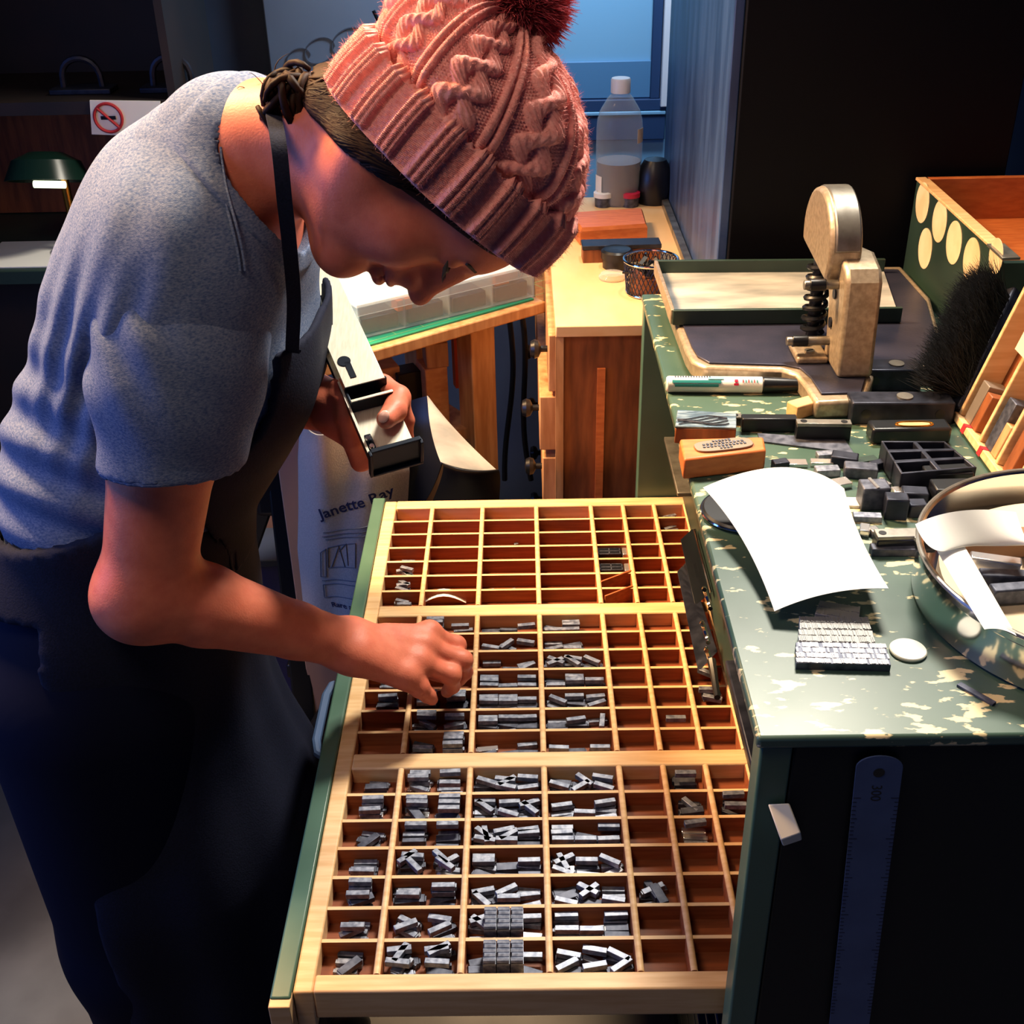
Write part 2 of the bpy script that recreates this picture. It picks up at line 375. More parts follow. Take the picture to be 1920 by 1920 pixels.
B.chain([hd(.081, -.027, -.058), hd(.097, -.013, -.061), hd(.102, 0, -.0612), hd(.097, .013, -.061), hd(.081, .027, -.058)], [.0018, .0022, .0024, .0022, .0018], .003, 's')
for s in (-1, 1):
    H(.094, s*.037, .013, (.014, .0165, .0125), .01, 's')
    H(.0725, s*.032, .0125, (.0145, .0155, .013), .004)
    B.chain([hd(.0785, s*.0465, .01), hd(.0872, s*.035, .0068), hd(.0855, s*.0215, .009)], [.0009, .0013, .0009], .002, 's')
    H(.103, s*.006, -.0385, (.004, .0025, .0025), .003, 's')
    H(-.008, s*.072, -.012, (.017, .009, .03), .006)         # ear, under the hair
HC((.084, 0, .026), (.1, 0, -.012), .0085, .0088, .008)
H(.084, 0, -.006, (.02, .0125, .032), .01)
# right arm
B.cone(RS, RS+(EL-RS)*.45, .053, .05, k=.04); B.cone(RS+(EL-RS)*.45, EL, .05, .0425, k=.02)
FA = EL+(WR-EL)*.26
B.cone(EL, FA, .0425, .0415, k=.025); B.cone(FA, EL+(WR-EL)*.72, .0415, .0295, k=.008); B.cone(EL+(WR-EL)*.72, WR, .0295, .0262, k=.008)
B.ell(EL+A([-.012, -.006, -.012]), (.034, .03, .034), None, k=.03)
WP = WR+RT*-.004
B.cone(WR-UP*.007-FW*.005, WR+UP*.008+FW*.01, .0225, .0215, k=.014)
B.ell(dep(650, 1224, 1.252), (.009, .009, .009), None, k=.014)       # wrist bone
# right hand
RH = dict(index=[(806, 1186, 1.318), (856, 1210, 1.335), (866, 1232, 1.352), (862, 1252, 1.366)],
          middle=[(796, 1212, 1.303), (868, 1238, 1.318), (872, 1260, 1.338), (862, 1276, 1.352)],
          ring=[(786, 1243, 1.288), (846, 1266, 1.305), (848, 1286, 1.327), (838, 1297, 1.345)],
          pinky=[(763, 1268, 1.274), (786, 1289, 1.282), (802, 1303, 1.292), (810, 1311, 1.30)])
RR = dict(index=(.0103, .0092, .0082, .0068), middle=(.0106, .0096, .0086, .007), ring=(.0106, .0098, .0088, .0072), pinky=(.0104, .0096, .0088, .007))
mc = {}
for i, nme in enumerate(('index', 'middle', 'ring', 'pinky')):
    J = [dep(*q) for q in RH[nme]]; w0 = WR+(FW*.010+UP*.008)*(1-i*.72)+RT*.014
    mc[nme] = J[0]
    B.cone(w0-UP*.004, J[0]-UP*.004, .0165, .0125, k=.016)
    B.chain(J, RR[nme], .007)
    B.cone(w0+(J[0]-w0)*.35+UP*.0095-FW*.005, J[0]+UP*.0035-FW*.003, .0022, .0034, k=.01)      # tendon
    B.ell(J[0]+UP*.002-FW*.002, (.0102, .0102, .0102), None, k=.012)
    B.ell(J[1]+UP*.0006-FW*.0006, (.0096, .0096, .0096), None, k=.008)
thR = [dep(688, 1222, 1.315), dep(762, 1238, 1.36), dep(815, 1258, 1.378), dep(846, 1274, 1.383)]
B.chain(thR, [.0165, .0125, .011, .008], .014)
# left arm and hand under the composing stick
B.cone(LS, LS+(LE-LS)*.5, .05, .047, k=.04); B.cone(LS+(LE-LS)*.5, LE, .047, .041, k=.02)
B.cone(LE, LE+(LW-LE)*.3, .041, .04, k=.03); B.cone(LE+(LW-LE)*.3, LW, .039, .026, k=.03)
palm = dep(688, 800, 1.235)
B.cone(LW, palm, .027, .024, k=.02)
B.cone(dep(655, 780, 1.215), dep(690, 850, 1.235), .015, .0135, k=.02)
B.chain([dep(676, 866, 1.235), dep(660, 826, 1.2), dep(646, 782, 1.186), dep(640, 752, 1.184)], [.011, .0098, .009, .0078], .008)
B.chain([dep(660, 820, 1.24), dep(641, 780, 1.2), dep(632, 744, 1.192), dep(632, 722, 1.192)], [.011, .0096, .0086, .0074], .008)
B.chain([palm, dep(730, 842, 1.25), dep(757, 822, 1.222), dep(761, 788, 1.203), dep(757, 762, 1.195)], [.02, .012, .0098, .0086, .0072], .012)
B.chain([dep(672, 770, 1.24), dep(716, 726, 1.215), dep(747, 745, 1.192), dep(740, 770, 1.168), dep(724, 786, 1.152)], [.018, .0132, .0122, .0118, .0098], .012)
V, Fc = mesh_field(B, (-.62, .80, .76), (.16, 1.48, 1.60), .0026)
np_mesh('body', V, Fc, m_skin, person)
# nail on the thumb that holds the stick down
n1 = Field().ell(dep(719.5, 781, 1.1425), (.0052, .003, .0068), np.stack([RT, FW, UP], 1)@axang((0, 1, 0), .6))
V, Fc = mesh_field(n1, dep(720, 783, 1.143)-.014, dep(720, 783, 1.143)+.014, .001); np_mesh('thumbnail', V, Fc, m_nail, person)['label'] = 'pale thumbnail pressing the stick'
# brows, lashes, lips
for s in (-1, 1):
    MB().tube([hd(.0815, s*.05, .0275), hd(.0885, s*.038, .0335), hd(.0915, s*.026, .0335), hd(.0915, s*.016, .03)], [.0012, .0026, .003, .0018], 8).build('eyebrow', m_lash, person)
    mb = MB()
    pth = [hd(.0785, s*.0475, .0098), hd(.0868, s*.04, .0068), hd(.0892, s*.033, .0058), hd(.0875, s*.0225, .0075)]
    mb.tube(pth, [.0006, .0015, .0016, .0008], 6)
    for i in range(16):
        t = i/15*2.999; k = int(t); p = pth[k]+(pth[k+1]-pth[k])*(t-k)
        mb.tube([p, p+hf*.005-hu*.004+hl*s*.001, p+hf*.009-hu*.0045+hl*s*.0018], [.0005, .0004, .0001], 4)
    mb.build('eyelashes', m_lash, person)
lp = Field().ell(hd(.0942, 0, -.0552), (.0102, .0195, .0052), HM, .003).ell(hd(.0922, 0, -.0668), (.0102, .0175, .0066), HM, .003)
lp.chain([hd(.083, -.027, -.0585), hd(.099, -.013, -.0612), hd(.1045, 0, -.0614), hd(.099, .013, -.0612), hd(.083, .027, -.0585)], [.0014, .0016, .0018, .0016, .0014], .002, 's')
V, Fc = mesh_field(lp, hd(.095, 0, -.06)-.03, hd(.095, 0, -.06)+.03, .0012); np_mesh('lips', V, Fc, m_lip, person)

# hair: a swept-back cap under the hat, a coiled bun at the nape
hv = hd(0, 0, 0)
bc = dep(556, 198, .975)
hairF = Field().ell(hd(-.016, 0, .034), (.099, .0785, .08), HM).cone(hd(-.05, 0, -.05), bc+(hd(-.05, 0, -.05)-bc)*.15, .046, .02, .03)
def hair_fn(P, c=None, R=None):
    q = (P-HO)@HM; d = np.minimum(hairF(P, c, R), np.maximum(B(P, c, R)-.0045, -.095-q[:, 2]))
    return smax(d, (q[:, 0]-q[:, 2]*.85-.036)*.76, .006)
V, Fc = mesh_field(hair_fn, hd(-.02, 0, -.02)-.17, hd(-.02, 0, -.02)+.17, .003); hair = np_mesh('hair', V, Fc, m_hair, person)
# combed strands lying on the cap, gathered towards the bun
ns = 420; nt = 16; zz_ = rng.uniform(-.10, .06, ns); sd_ = np.where(rng.random(ns) < .75, -1., 1.); x0_ = .018+.85*zz_-np.abs(rng.normal(size=ns))*.05
S0 = HO+hf*x0_[:, None]+hu*zz_[:, None]+hl*(sd_*.085)[:, None]; S1 = bc+rng.normal(size=(ns, 3))*.009
tt_ = np.linspace(0, 1, nt)[None, :, None]; Pst = S0[:, None]*(1-tt_)+S1[:, None]*tt_+hl*(sd_[:, None, None]*.03*np.sin(tt_*np.pi)); Pf = Pst.reshape(-1, 3)
for _ in range(7):
    d0_ = hair_fn(Pf); G_ = np.stack([hair_fn(Pf+1e-3*x)-d0_ for x in np.eye(3)], 1)/1e-3; G_ /= np.linalg.norm(G_, axis=1)[:, None]+1e-9
    Pf = Pf-G_*np.clip(d0_-.0004, -.02, .02)[:, None]
Pst = Pf.reshape(ns, nt, 3); mb = MB()
for i in range(ns):
    if np.linalg.norm(np.diff(Pst[i], axis=0), axis=1).max() < .03: mb.tube(Pst[i], .0011+.0007*rng.random(), 5)
mb.build('combed_strands', m_hair, hair, ang=3)
mb = MB()
for i in range(54):
    ax = nrm(rng.normal(size=3)*.55+hf*-.3+hu*-.8); e1 = nrm(np.cross(ax, [.3, .5, .8])); e2 = np.cross(ax, e1)
    r = .018+.013*rng.random(); o = bc+ax*rng.normal()*.008+rng.normal(size=3)*.003; a0 = rng.random()*6; sw = 3+2.5*rng.random(); t = np.linspace(0, 1, 18)
    rr = r*(1+.1*np.sin(t*9+i)); w = a0+sw*t
    mb.tube(o+np.cos(w)[:, None]*e1*rr[:, None]+np.sin(w)[:, None]*e2*rr[:, None]*.85+ax*(t[:, None]-.5)*.012, .0032*np.sin(np.clip(t*.9+.05, 0, 1)*np.pi)**.4+.0005, 6)
mb.lathe([(.002, -.024), (.017, -.019), (.0235, 0), (.017, .019), (.002, .024)], bc, 20, HM)
mb.build('hair_bun', m_hair, person, ang=3)
mb = MB()
for i in range(26):                                                # loose wisps at the nape and along the temple
    if i < 16: a = dep(520+rng.normal()*12, 200+rng.normal()*14, .985); b = a+RT*rng.normal()*.02-RT*.012+UP*rng.normal()*.02-UP*.004; c2 = b-RT*.012*rng.random()-UP*.016*rng.random()
    elif i < 26: a = bc+rng.normal(size=3)*.014; b = a+UP*.02+RT*rng.normal()*.014; c2 = b+UP*.007*rng.random()+RT*rng.normal()*.02
    else:
        t = rng.random(); a = dep(600+t*150, 250+t*110, .93-.02*t); b = a+RT*.03-UP*.024+FW*.004; c2 = b+RT*.02-UP*.012+FW*.004
        if i > 36: continue
    t = np.linspace(0, 1, 7)[:, None]; mb.tube(a*(1-t)**2+b*2*t*(1-t)+c2*t**2, np.linspace(.0007, .0002, 7), 4)
for q_ in mb.v[:1]: pass
mb.build("stray_hairs", m_hair, person, ang=3)

# knitted hat
_f = nrm(RT*.135-UP*.92+FW*.35); _u = RT*.985+UP*.11-FW*.11; _u = nrm(_u-_f*(_u@_f)); hl_ = np.cross(_u, _f); hl = hl_
g = nrm(_f*.775+_u*.632); w = np.cross(g, hl); w = nrm(-w if w@_u < 0 else w)
HB = dep(807, 311, .9795)+_f*.0067+_u*.004
def hat_rest(u, t):
    """u around, t along 0..1 from hem to crown: bare shape without the stitches"""
    cuff = .30
    tt = np.clip(t/cuff, 0, 1); s = np.clip((t-cuff)/(1-cuff), 0, 1); th = s*np.pi/2
    Hh = np.where(t < cuff, -.004+.05*tt, .046+.082*np.sin(th)**1.05)
    r = np.where(t < cuff, 1.045+.02*np.sin(tt*np.pi), np.cos(th)**.62*(.985+.02*np.sin(np.pi*np.clip(s*1.5, 0, 1)))-.05*(1-np.clip(s*8, 0, 1)))
    a = .106; b = .084
    off = np.clip(s, 0, 1)**1.3
    return HB+w*Hh[..., None]+g*(a*r*np.cos(u)-off*.034)[..., None]+hl*(b*r*np.sin(u)+off*.012)[..., None]
NU, NV = 880, 330
U, T = np.meshgrid(np.linspace(0, 2*np.pi, NU, endpoint=False), np.linspace(0, 1, NV), indexing='ij')
P0 = hat_rest(U, T)
du = np.roll(P0, -1, 0)-np.roll(P0, 1, 0); dv = np.gradient(P0, axis=1); N = np.cross(du, dv); N /= np.linalg.norm(N, axis=2)[..., None]+1e-12
if ((P0-HB)*N).sum(2).mean() < 0: N = -N
cuff = .30; inC = T < cuff
# cuff: knit and purl ribs
rib = 22; ph = (U*rib/(2*np.pi)) % 1; kn = np.clip(np.minimum(ph, 1-ph)*0+np.sin(ph*2*np.pi)*2.2, -1, 1)
cols = 5; rows = 120
vst = np.abs(np.sin(U*rib*cols/2))                                           # wale by wale
stitch = np.sin((T*rows*2*np.pi)+np.where(((U*rib*cols/(2*np.pi)) % 1) < .5, 1, -1)*((U*rib*cols*2/(2*np.pi)) % 1)*3.0)
hc = np.where(kn > 0, .0026*kn+.0022*vst+.0012*stitch, .0022*kn+.0014*np.sin(T*rows*2*np.pi)*np.sin(U*rib*cols))
edge = np.clip(T/.02, 0, 1)
# crown: rope cables between panels of purl mesh
sec = 9; q = (U*sec/(2*np.pi)) % 1-.5; S = np.clip((T-cuff)/(1-cuff), 0, 1); fre = 2.6
amp = .17; wd = .135; hcb = np.full_like(U, 0.)
odd = (np.floor(U*sec/(2*np.pi)) % 2)
for k in range(2):
    phs = 2*np.pi*fre*S+k*np.pi+odd*1.3; c0 = amp*np.sin(phs); up = np.cos(phs)
    e = np.clip(1-((q-c0)/wd)**2, 0, 1); strand = np.sqrt(e)*(.0062+.0018*up)
    tw = np.sin(((q-c0)/wd*2.5+S*46+k)*np.pi); hcb = np.maximum(hcb, strand+.0006*tw*(e > .1))
purl = .0029*np.sin(T*rows*1.2*np.pi)*np.sin(U*112)-.0008
rope2 = np.clip(1-((np.abs(q)-.44)/.055)**2, 0, 1); purl = np.maximum(purl, np.sqrt(rope2)*.0052+.0006*np.sin(T*rows*2*np.pi))
crown = np.where(hcb > .0012, hcb, purl); fade = np.clip((1-T)/.10, 0, 1)**.7
crown = crown*fade
fold = np.clip((T-cuff)/.012, 0, 1)
disp = np.where(inC, hc*edge+.0035, crown*fold-.0015*(1-fold))
lump = .004*np.sin(U*3+1)*np.sin(T*7)+.003*np.sin(U*5+2+T*6)
P1 = P0+N*(disp+lump*np.where(inC, .35, 1)*fade)[..., None]
Vh = P1.reshape(-1, 3); ii = np.arange(NU)[:, None]; jj = np.arange(NV-1)[None]; nx = (ii+1) % NU
Fh = np.stack([ii*NV+jj, nx*NV+jj, nx*NV+jj+1, ii*NV+jj+1], -1).reshape(-1, 4)
# the inside of the hat: a second, plain wall joined at the hem
inn = HB+(hat_rest(U[::8, :1], T[::8, :1])[:, 0]-HB)*.965+w*.004; dome = HB+w*.1
inV = np.vstack([inn, (inn-HB)*.8+HB+w*.09, dome[None]]); n8 = len(inn); base = len(Vh)
Fi = []
for i in range(n8):
    j = (i+1) % n8; Fi.append((base+i, base+n8+i, base+n8+j, base+j)); Fi.append((base+n8+i, base+2*n8, base+2*n8, base+n8+j))
    Fi.append((i*8*NV, base+i, base+j, ((i+1)*8 % NU)*NV))
Fi = [x for x in Fi if len(set(x)) == 4]
hat = np_mesh('knitted_hat', np.vstack([Vh, inV]), np.vstack([Fh, A(Fi)]), m_knit, person); hat['label'] = 'pink cable-knit hat with ribbed cuff'
# wool fuzz on the hat
def fibres(P, D, L, r, curl):
    n = len(P); e = np.cross(D, rng.normal(size=(n, 3))); e /= np.linalg.norm(e, axis=1)[:, None]+1e-9; f2 = np.cross(D, e); vs = []
    for k, (t, rr) in enumerate(((0, 1), (.5, .8), (1, .15))):
        c = P+D*(L*t)[:, None]+e*(curl*L*t*t)[:, None]
        for a in (0, 2.094, 4.189): vs.append(c+(np.cos(a)*e+np.sin(a)*f2)*r*rr)
    vs = np.stack(vs, 1).reshape(-1, 3); b = np.arange(n)[:, None]*9; F = []
    for k in range(2):
        for j in range(3): F.append(b+A([[k*3+j, k*3+(j+1) % 3, k*3+3+(j+1) % 3, k*3+3+j]]))
    return vs, np.concatenate(F)
pick = rng.integers(0, NU*NV, 26000); Nv = N.reshape(-1, 3)[pick]; D = Nv+rng.normal(size=(len(pick), 3))*.75; D /= np.linalg.norm(D, axis=1)[:, None]
vs, F3 = fibres(Vh[pick]-Nv*.0005, D, .0028+.0035*rng.random(len(pick)), .00011, .6); np_mesh('wool_fuzz', vs, F3, m_knit, hat)
pc = hat_rest(A([[0.]]), A([[1.]]))[0, 0]+w*.016-g*.004
D = rng.normal(size=(9000, 3)); D /= np.linalg.norm(D, axis=1)[:, None]
vs, F3 = fibres(pc+D*.012, D+rng.normal(size=D.shape)*.12, .024+.007*rng.random(len(D)), .0007, .3)
mbp = MB().lathe([(.001, -.024), (.017, -.017), (.024, 0), (.017, .017), (.001, .024)], pc, 20)
vb, fb = mbp.v[0], A([q for q in mbp.f if len(q) == 4])
np_mesh('pompom', np.vstack([vs, vb]), np.vstack([F3, fb+len(vs)]), m_pom, hat)['label'] = 'fluffy rose pompom on the hat'

# T-shirt
hem = dep(322, 872, 1.075); sax = nrm(hem-RS)
neckA = NB+A([-.07, .035, -.06]); neckB = hd(-.03, 0, -.06)
def coned(P, a, b, ra, rb):
    ab = b-a; t = np.clip((P-a)@ab/(ab@ab), .2, 1.2); return np.linalg.norm(P-a-t[:, None]*ab, axis=1)-(ra+(rb-ra)*t)
SH = torso(Field(), .011)
SH.cone(NB+A([-.055, .03, -.055]), NB+A([-.015, .01, -.005]), .09, .074, k=.05)
SH.cone(RS+A([.0, .025, .012]), LS, .073, .066, k=.04)
SH.cone(RS+A([.004, .03, .004]), RS+nrm(EL-RS)*.05, .07, .068, k=.03)
ST = torso(Field(), .011)
def folds(P, c, dirn, f, amp, rad, ph=0.):
    q = P-c; r = np.linalg.norm(q, axis=1); s = np.sin((q@dirn)*f+ph+q[:, 2]*14); return amp*s*np.exp(-(r/rad)**2)
armp = dep(185, 700, 1.04); wst = dep(110, 900, 1.15)
def shirt_fn(P, c=None, R=None):
    d = SH(P, c, R)
    d = d+folds(P, armp, nrm(-RT*.8+UP*.35), 190, .0052, .085)+folds(P, wst, nrm(UP*.9+RT*.3), 120, .006, .12, 1.)+folds(P, dep(250, 470, .99), nrm(RT*.9-UP*.2), 110, .0022, .08)
    d = smax(d, -coned(P, neckA, neckB, .082, .062), .004)
    return np.maximum(d, .92-P[:, 2])
V, Fc = mesh_field(shirt_fn, (-.64, .82, .9), (-.08, 1.42, 1.54), .0042); shirt = np_mesh('t_shirt', V, Fc, m_shirt, person); shirt['label'] = 'heathered grey-blue T-shirt'
def collar_fn(P, c=None, R=None):
    d = SH(P, c, R)-.0026; k = coned(P, neckA, neckB, .082, .062); return smax(smax(d, -(k+.0012), .002), k-.0155, .002)
V, Fc = mesh_field(collar_fn, (-.5, .9, 1.3), (-.08, 1.3, 1.56), .0028); np_mesh('collar', V, Fc, m_shirt, shirt)
SL = Field().cone(RS+sax*.045+A([.004, .028, .0]), RS+sax*.09, .068, .0715, k=.05).cone(RS+sax*.06, hem+sax*.03, .0705, .0635, k=.03)
def sleeve_fn(P, c=None, R=None):
    d = SL(P, c, R); q = (P-hem)@nrm(sax*.985+RT*.14)
    d = d+folds(P, dep(215, 640, 1.0), nrm(RT*.9+UP*.3), 150, .003, .07)+.0012*np.sin((P@UP)*90+(P@RT)*40)
    ins = np.maximum(coned(P, RS, hem, .062, .0585), -(q+.07))
    return smax(smax(d, q, .003), -ins, .003)
V, Fc = mesh_field(sleeve_fn, np.minimum(RS, hem)-.11, np.maximum(RS, hem)+.11, .0036); slv = np_mesh('sleeve', V, Fc, m_shirt, shirt)
def hem_fn(P, c=None, R=None):
    q = (P-hem)@nrm(sax*.985+RT*.14); d = np.abs(coned(P, RS, hem, .066, .0622)); return smax(d-.0026, np.abs(q+.0085)-.0105, .002)
V, Fc = mesh_field(hem_fn, hem-.1, hem+.1, .0034); np_mesh('sleeve_hem', V, Fc, m_shirt, shirt)
SL2 = Field().cone(LS+A([.0, -.035, .004]), LS+(LE-LS)*.12, .066, .066).cone(LS+(LE-LS)*.12, LS+(LE-LS)*.62, .066, .06)
def sl2(P, c=None, R=None): return np.maximum(SL2(P, c, R), (P-(LS+(LE-LS)*.6))@nrm(LE-LS))
V, Fc = mesh_field(sl2, np.minimum(LS, LE)-.1, np.maximum(LS, LE)+.1, .006); np_mesh('sleeve', V, Fc, m_shirt, shirt)
def drape(pts, fld, off=.0015, r=.0016):
    out = []
    for p in pts:
        for _ in range(6):
            d = fld(p[None])[0]; e = 1e-3; gr = A([fld((p+e*x)[None])[0]-d for x in np.eye(3)])/e; p = p-nrm(gr)*(d-off)
        out.append(p)
    return out
seam = drape([dep(405+18*t*t*2+26*t, 270+240*t, .97) for t in np.linspace(0, 1, 16)], shirt_fn)
MB().tube(seam, .0014, 6).tube([p+RT*.004 for p in seam], .0012, 6).build('shoulder_seam', m_shirt, shirt)

# trousers and apron
TR = Field().ell(A([-.49, 1.11, .88]), (.14, .17, .15), None).ell(A([-.445, 1.11, 1.0]), (.132, .158, .13), None, .06)
for y in (1.02, 1.2): TR.cone((-.48, y, .86), (-.485, y, .47), .125, .11, .05).cone((-.485, y, .47), (-.48, y, .05), .11, .09, .03)
def tr_fn(P, c=None, R=None): return np.maximum(np.maximum(TR(P, c, R), P[:, 2]-1.04-.2*(P[:, 0]+.42)), .03-P[:, 2])
V, Fc = mesh_field(tr_fn, (-.66, .78, .0), (-.22, 1.42, 1.1), .008); np_mesh('trousers', V, Fc, m_trouser, person)
for y in (1.02, 1.2):
    sh = Field().cone((-.47, y, .045), (-.31, y-.02, .035), .046, .034, .03).ell((-.36, y-.01, .03), (.1, .043, .03), None, .02)
    V, Fc = mesh_field(lambda P, c=None, R=None: np.maximum(sh(P, c, R), .001-P[:, 2]), (-.6, y-.1, -.02), (-.2, y+.1, .14), .007); np_mesh('shoe', V, Fc, m_black, person)
AP = Field().ell(A([-.478, 1.11, .93]), (.156, .188, .17), None).ell(A([-.438, 1.11, 1.07]), (.138, .163, .22), None, .03).cone((-.478, 1.10, .9), (-.45, 1.09, .6), .15, .185, .06).cone((-.45, 1.09, .6), (-.45, 1.08, .22), .185, .175, .04)
AI = Field().ell(A([-.478, 1.11, .93]), (.142, .174, .156), None).ell(A([-.438, 1.11, 1.07]), (.124, .149, .21), None, .03).cone((-.478, 1.10, .9), (-.45, 1.09, .6), .136, .171, .06).cone((-.45, 1.09, .6), (-.45, 1.08, .1), .171, .161, .04)
def ap_fn(P, c=None, R=None):
    wv = .006*np.sin(np.arctan2(P[:, 1]-1.1, P[:, 0]+.42)*11)*np.clip((1-P[:, 2])*1.6, 0, 1)
    d = np.maximum(AP(P, c, R)+wv, -(AI(P, c, R)+wv)); d = np.maximum(d, np.minimum(-((P-A([-.47, 1.1, 0]))@bf), 1.0-P[:, 2]))
    return np.maximum(np.maximum(d, P[:, 2]-1.105-.3*(P[:, 0]+.40)), .24-P[:, 2])
V, Fc = mesh_field(ap_fn, (-.72, .8, .2), (-.18, 1.42, 1.2), .0062); apron = np_mesh('apron', V, Fc, m_apron, person); apron['label'] = 'navy bib apron'
BI = torso(Field(), .0125); BO = torso(Field(), .019)
def bib_fn(P, c=None, R=None):
    q = (P-A([-.33, 1.11, 1.2])); s = q@bl; z = P[:, 2]
    fl = .004*np.clip((z-1.16)/.1, 0, 1)
    d = np.maximum(BO(P-bf*fl[:, None]), -BI(P-bf*fl[:, None])); d = np.maximum(d, -(q@bf-.02))
    d = np.maximum(d, np.abs(s)-(.155-.05*np.clip((z-1.05)/.22, 0, 1))); return np.maximum(np.maximum(d, z-1.27), .99-z)
V, Fc = mesh_field(bib_fn, (-.5, .84, .95), (-.1, 1.4, 1.34), .0036); np_mesh('bib', V, Fc, m_apron, apron)
def band(pts, wdt, th, wdir):
    P = A(pts); t = np.linspace(0, len(P)-1, len(P)*8-7); k = np.clip(t.astype(int), 0, len(P)-2); fr = (t-k)[:, None]
    p0, p1, p2, p3 = P[np.clip(k-1, 0, None)], P[k], P[k+1], P[np.clip(k+2, None, len(P)-1)]
    Q = .5*(2*p1+(p2-p0)*fr+(2*p0-5*p1+4*p2-p3)*fr**2+(3*p1-p0-3*p2+p3)*fr**3)
    return MB().sheet(np.stack([Q-wdir*wdt/2, Q+wdir*wdt/2], 1), th)
band(drape([dep(562, 660, 1.08), dep(557, 628, 1.07)], bib_fn, .002)+[dep(551, 560, 1.03), dep(542, 450, .968), dep(534, 380, .94), dep(528, 320, .925), dep(522, 270, .925), dep(516, 235, .94), dep(509, 208, .965), dep(503, 194, 1.0)], .0125, .002, nrm(RT*.95-UP*.1+FW*.25)).build('neck_strap', m_apron, apron)
# ------------------------------------------------------------------ the room
ZT = 1.12; ZB = 1.05; ZM = 1.0
def wallbox(name, lo, hi, m, label): return structure(MB().mm(lo, hi).build(name, m, smooth=False), label)
wallbox('floor', (-2.3, -.8, -.06), (1.5, 3.0, 0), m_floor, 'grey concrete workshop floor')
wallbox('ceiling', (-2.3, -.8, 2.75), (1.5, 3.0, 2.81), m_wall, 'plain workshop ceiling')
wallbox('wall_back', (-2.3, 2.9, 0), (1.5, 3.0, 2.75), m_wall, 'blue-grey back wall')
wallbox('wall_left', (-2.36, -.8, 0), (-2.3, 3.0, 2.75), m_wall, 'blue-grey wall on the left')
wallbox('wall_right', (1.5, -.8, 0), (1.56, 3.0, 2.75), m_wall, 'blue-grey wall on the right')
dr = MB().mm((-.2, 2.86, .0), (.9, 2.898, 2.05)).build('door_1', m_doorlight, smooth=False, loc=(.35, 2.88, 0)); structure(dr, 'pale blue panelled door behind the bench')
def dpart(n, lo, hi, m): return MB().mm(lo, hi).build(n, m, dr, bev=.002)
zz = lambda y: aty(1150, y, 2.85)[2]
dpart('recessed_panel', (-.1, 2.852, zz(185)), (.305, 2.859, zz(115)), m_doormid)
dpart('lock_rail', (-.2, 2.842, zz(207)), (.34, 2.859, zz(186)), m_doordark)
dpart('bead', (-.2, 2.838, zz(215)), (.34, 2.859, zz(208)), m_doorlight)
dpart('lock_rail', (-.2, 2.842, zz(262)), (.34, 2.859, zz(216)), m_doordark)
dpart('stile', (.302, 2.846, zz(186)), (.325, 2.859, 2.0), m_doordark)
dpart('frame_strip', (.326, 2.834, zz(200)), (.345, 2.859, 2.0), m_white)
bd = MB().mm((-.575, 2.84, .9), (-.215, 2.899, 1.62)).build('wall_mounted_whiteboard', m_board, bev=.004)
tag(bd, 'grey whiteboard with faint drawn loops on the back wall', 'whiteboard'); ORG[bd.name] = A([-.395, 2.87, .9])
for x, y, r in ((600, 95, .035), (655, 80, .04), (560, 110, .028)):
    c = aty(x, y, 2.838); t = np.linspace(0, 5.6, 30); MB().tube(c+np.stack([r*np.cos(t), 0*t, r*.8*np.sin(t+.3)], 1), .0016, 5).build('drawn_loop', m_greyprint, bd)
tag(MB().tube([aty(700, 20, 2.8), aty(718, 58, 2.8), aty(738, 92, 2.8), aty(745, 140, 2.8)], .004, 8).build('hanging_cord', m_black), 'black cord hanging in front of the whiteboard', 'cord')

# ------------------------------------------------------------------ green cabinet of type cases
CB = thing('type_cabinet', 'green metal type cabinet with a chipped worktop, right of the open case', 'cabinet', (.47, 1.085, 0))
MB().mm((.162, .636, 1.109), (.82, 1.535, ZT)).build('worktop', m_greentop, CB, bev=.003)
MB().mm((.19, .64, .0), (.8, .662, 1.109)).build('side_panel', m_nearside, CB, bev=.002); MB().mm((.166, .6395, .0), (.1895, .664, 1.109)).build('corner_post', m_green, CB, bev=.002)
MB().mm((.166, 1.532, .0), (.8, 1.552, 1.109)).build('side_panel', m_green, CB, bev=.002)
MB().mm((.78, .662, .05), (.8, 1.53, 1.109)).build('back_panel', m_greendark, CB)
MB().mm((.22, .662, .0), (.78, 1.53, .05)).build('plinth', m_greendark, CB)
zs = [1.09-.066*i for i in range(5)]+[.752-.066*i for i in range(11)]
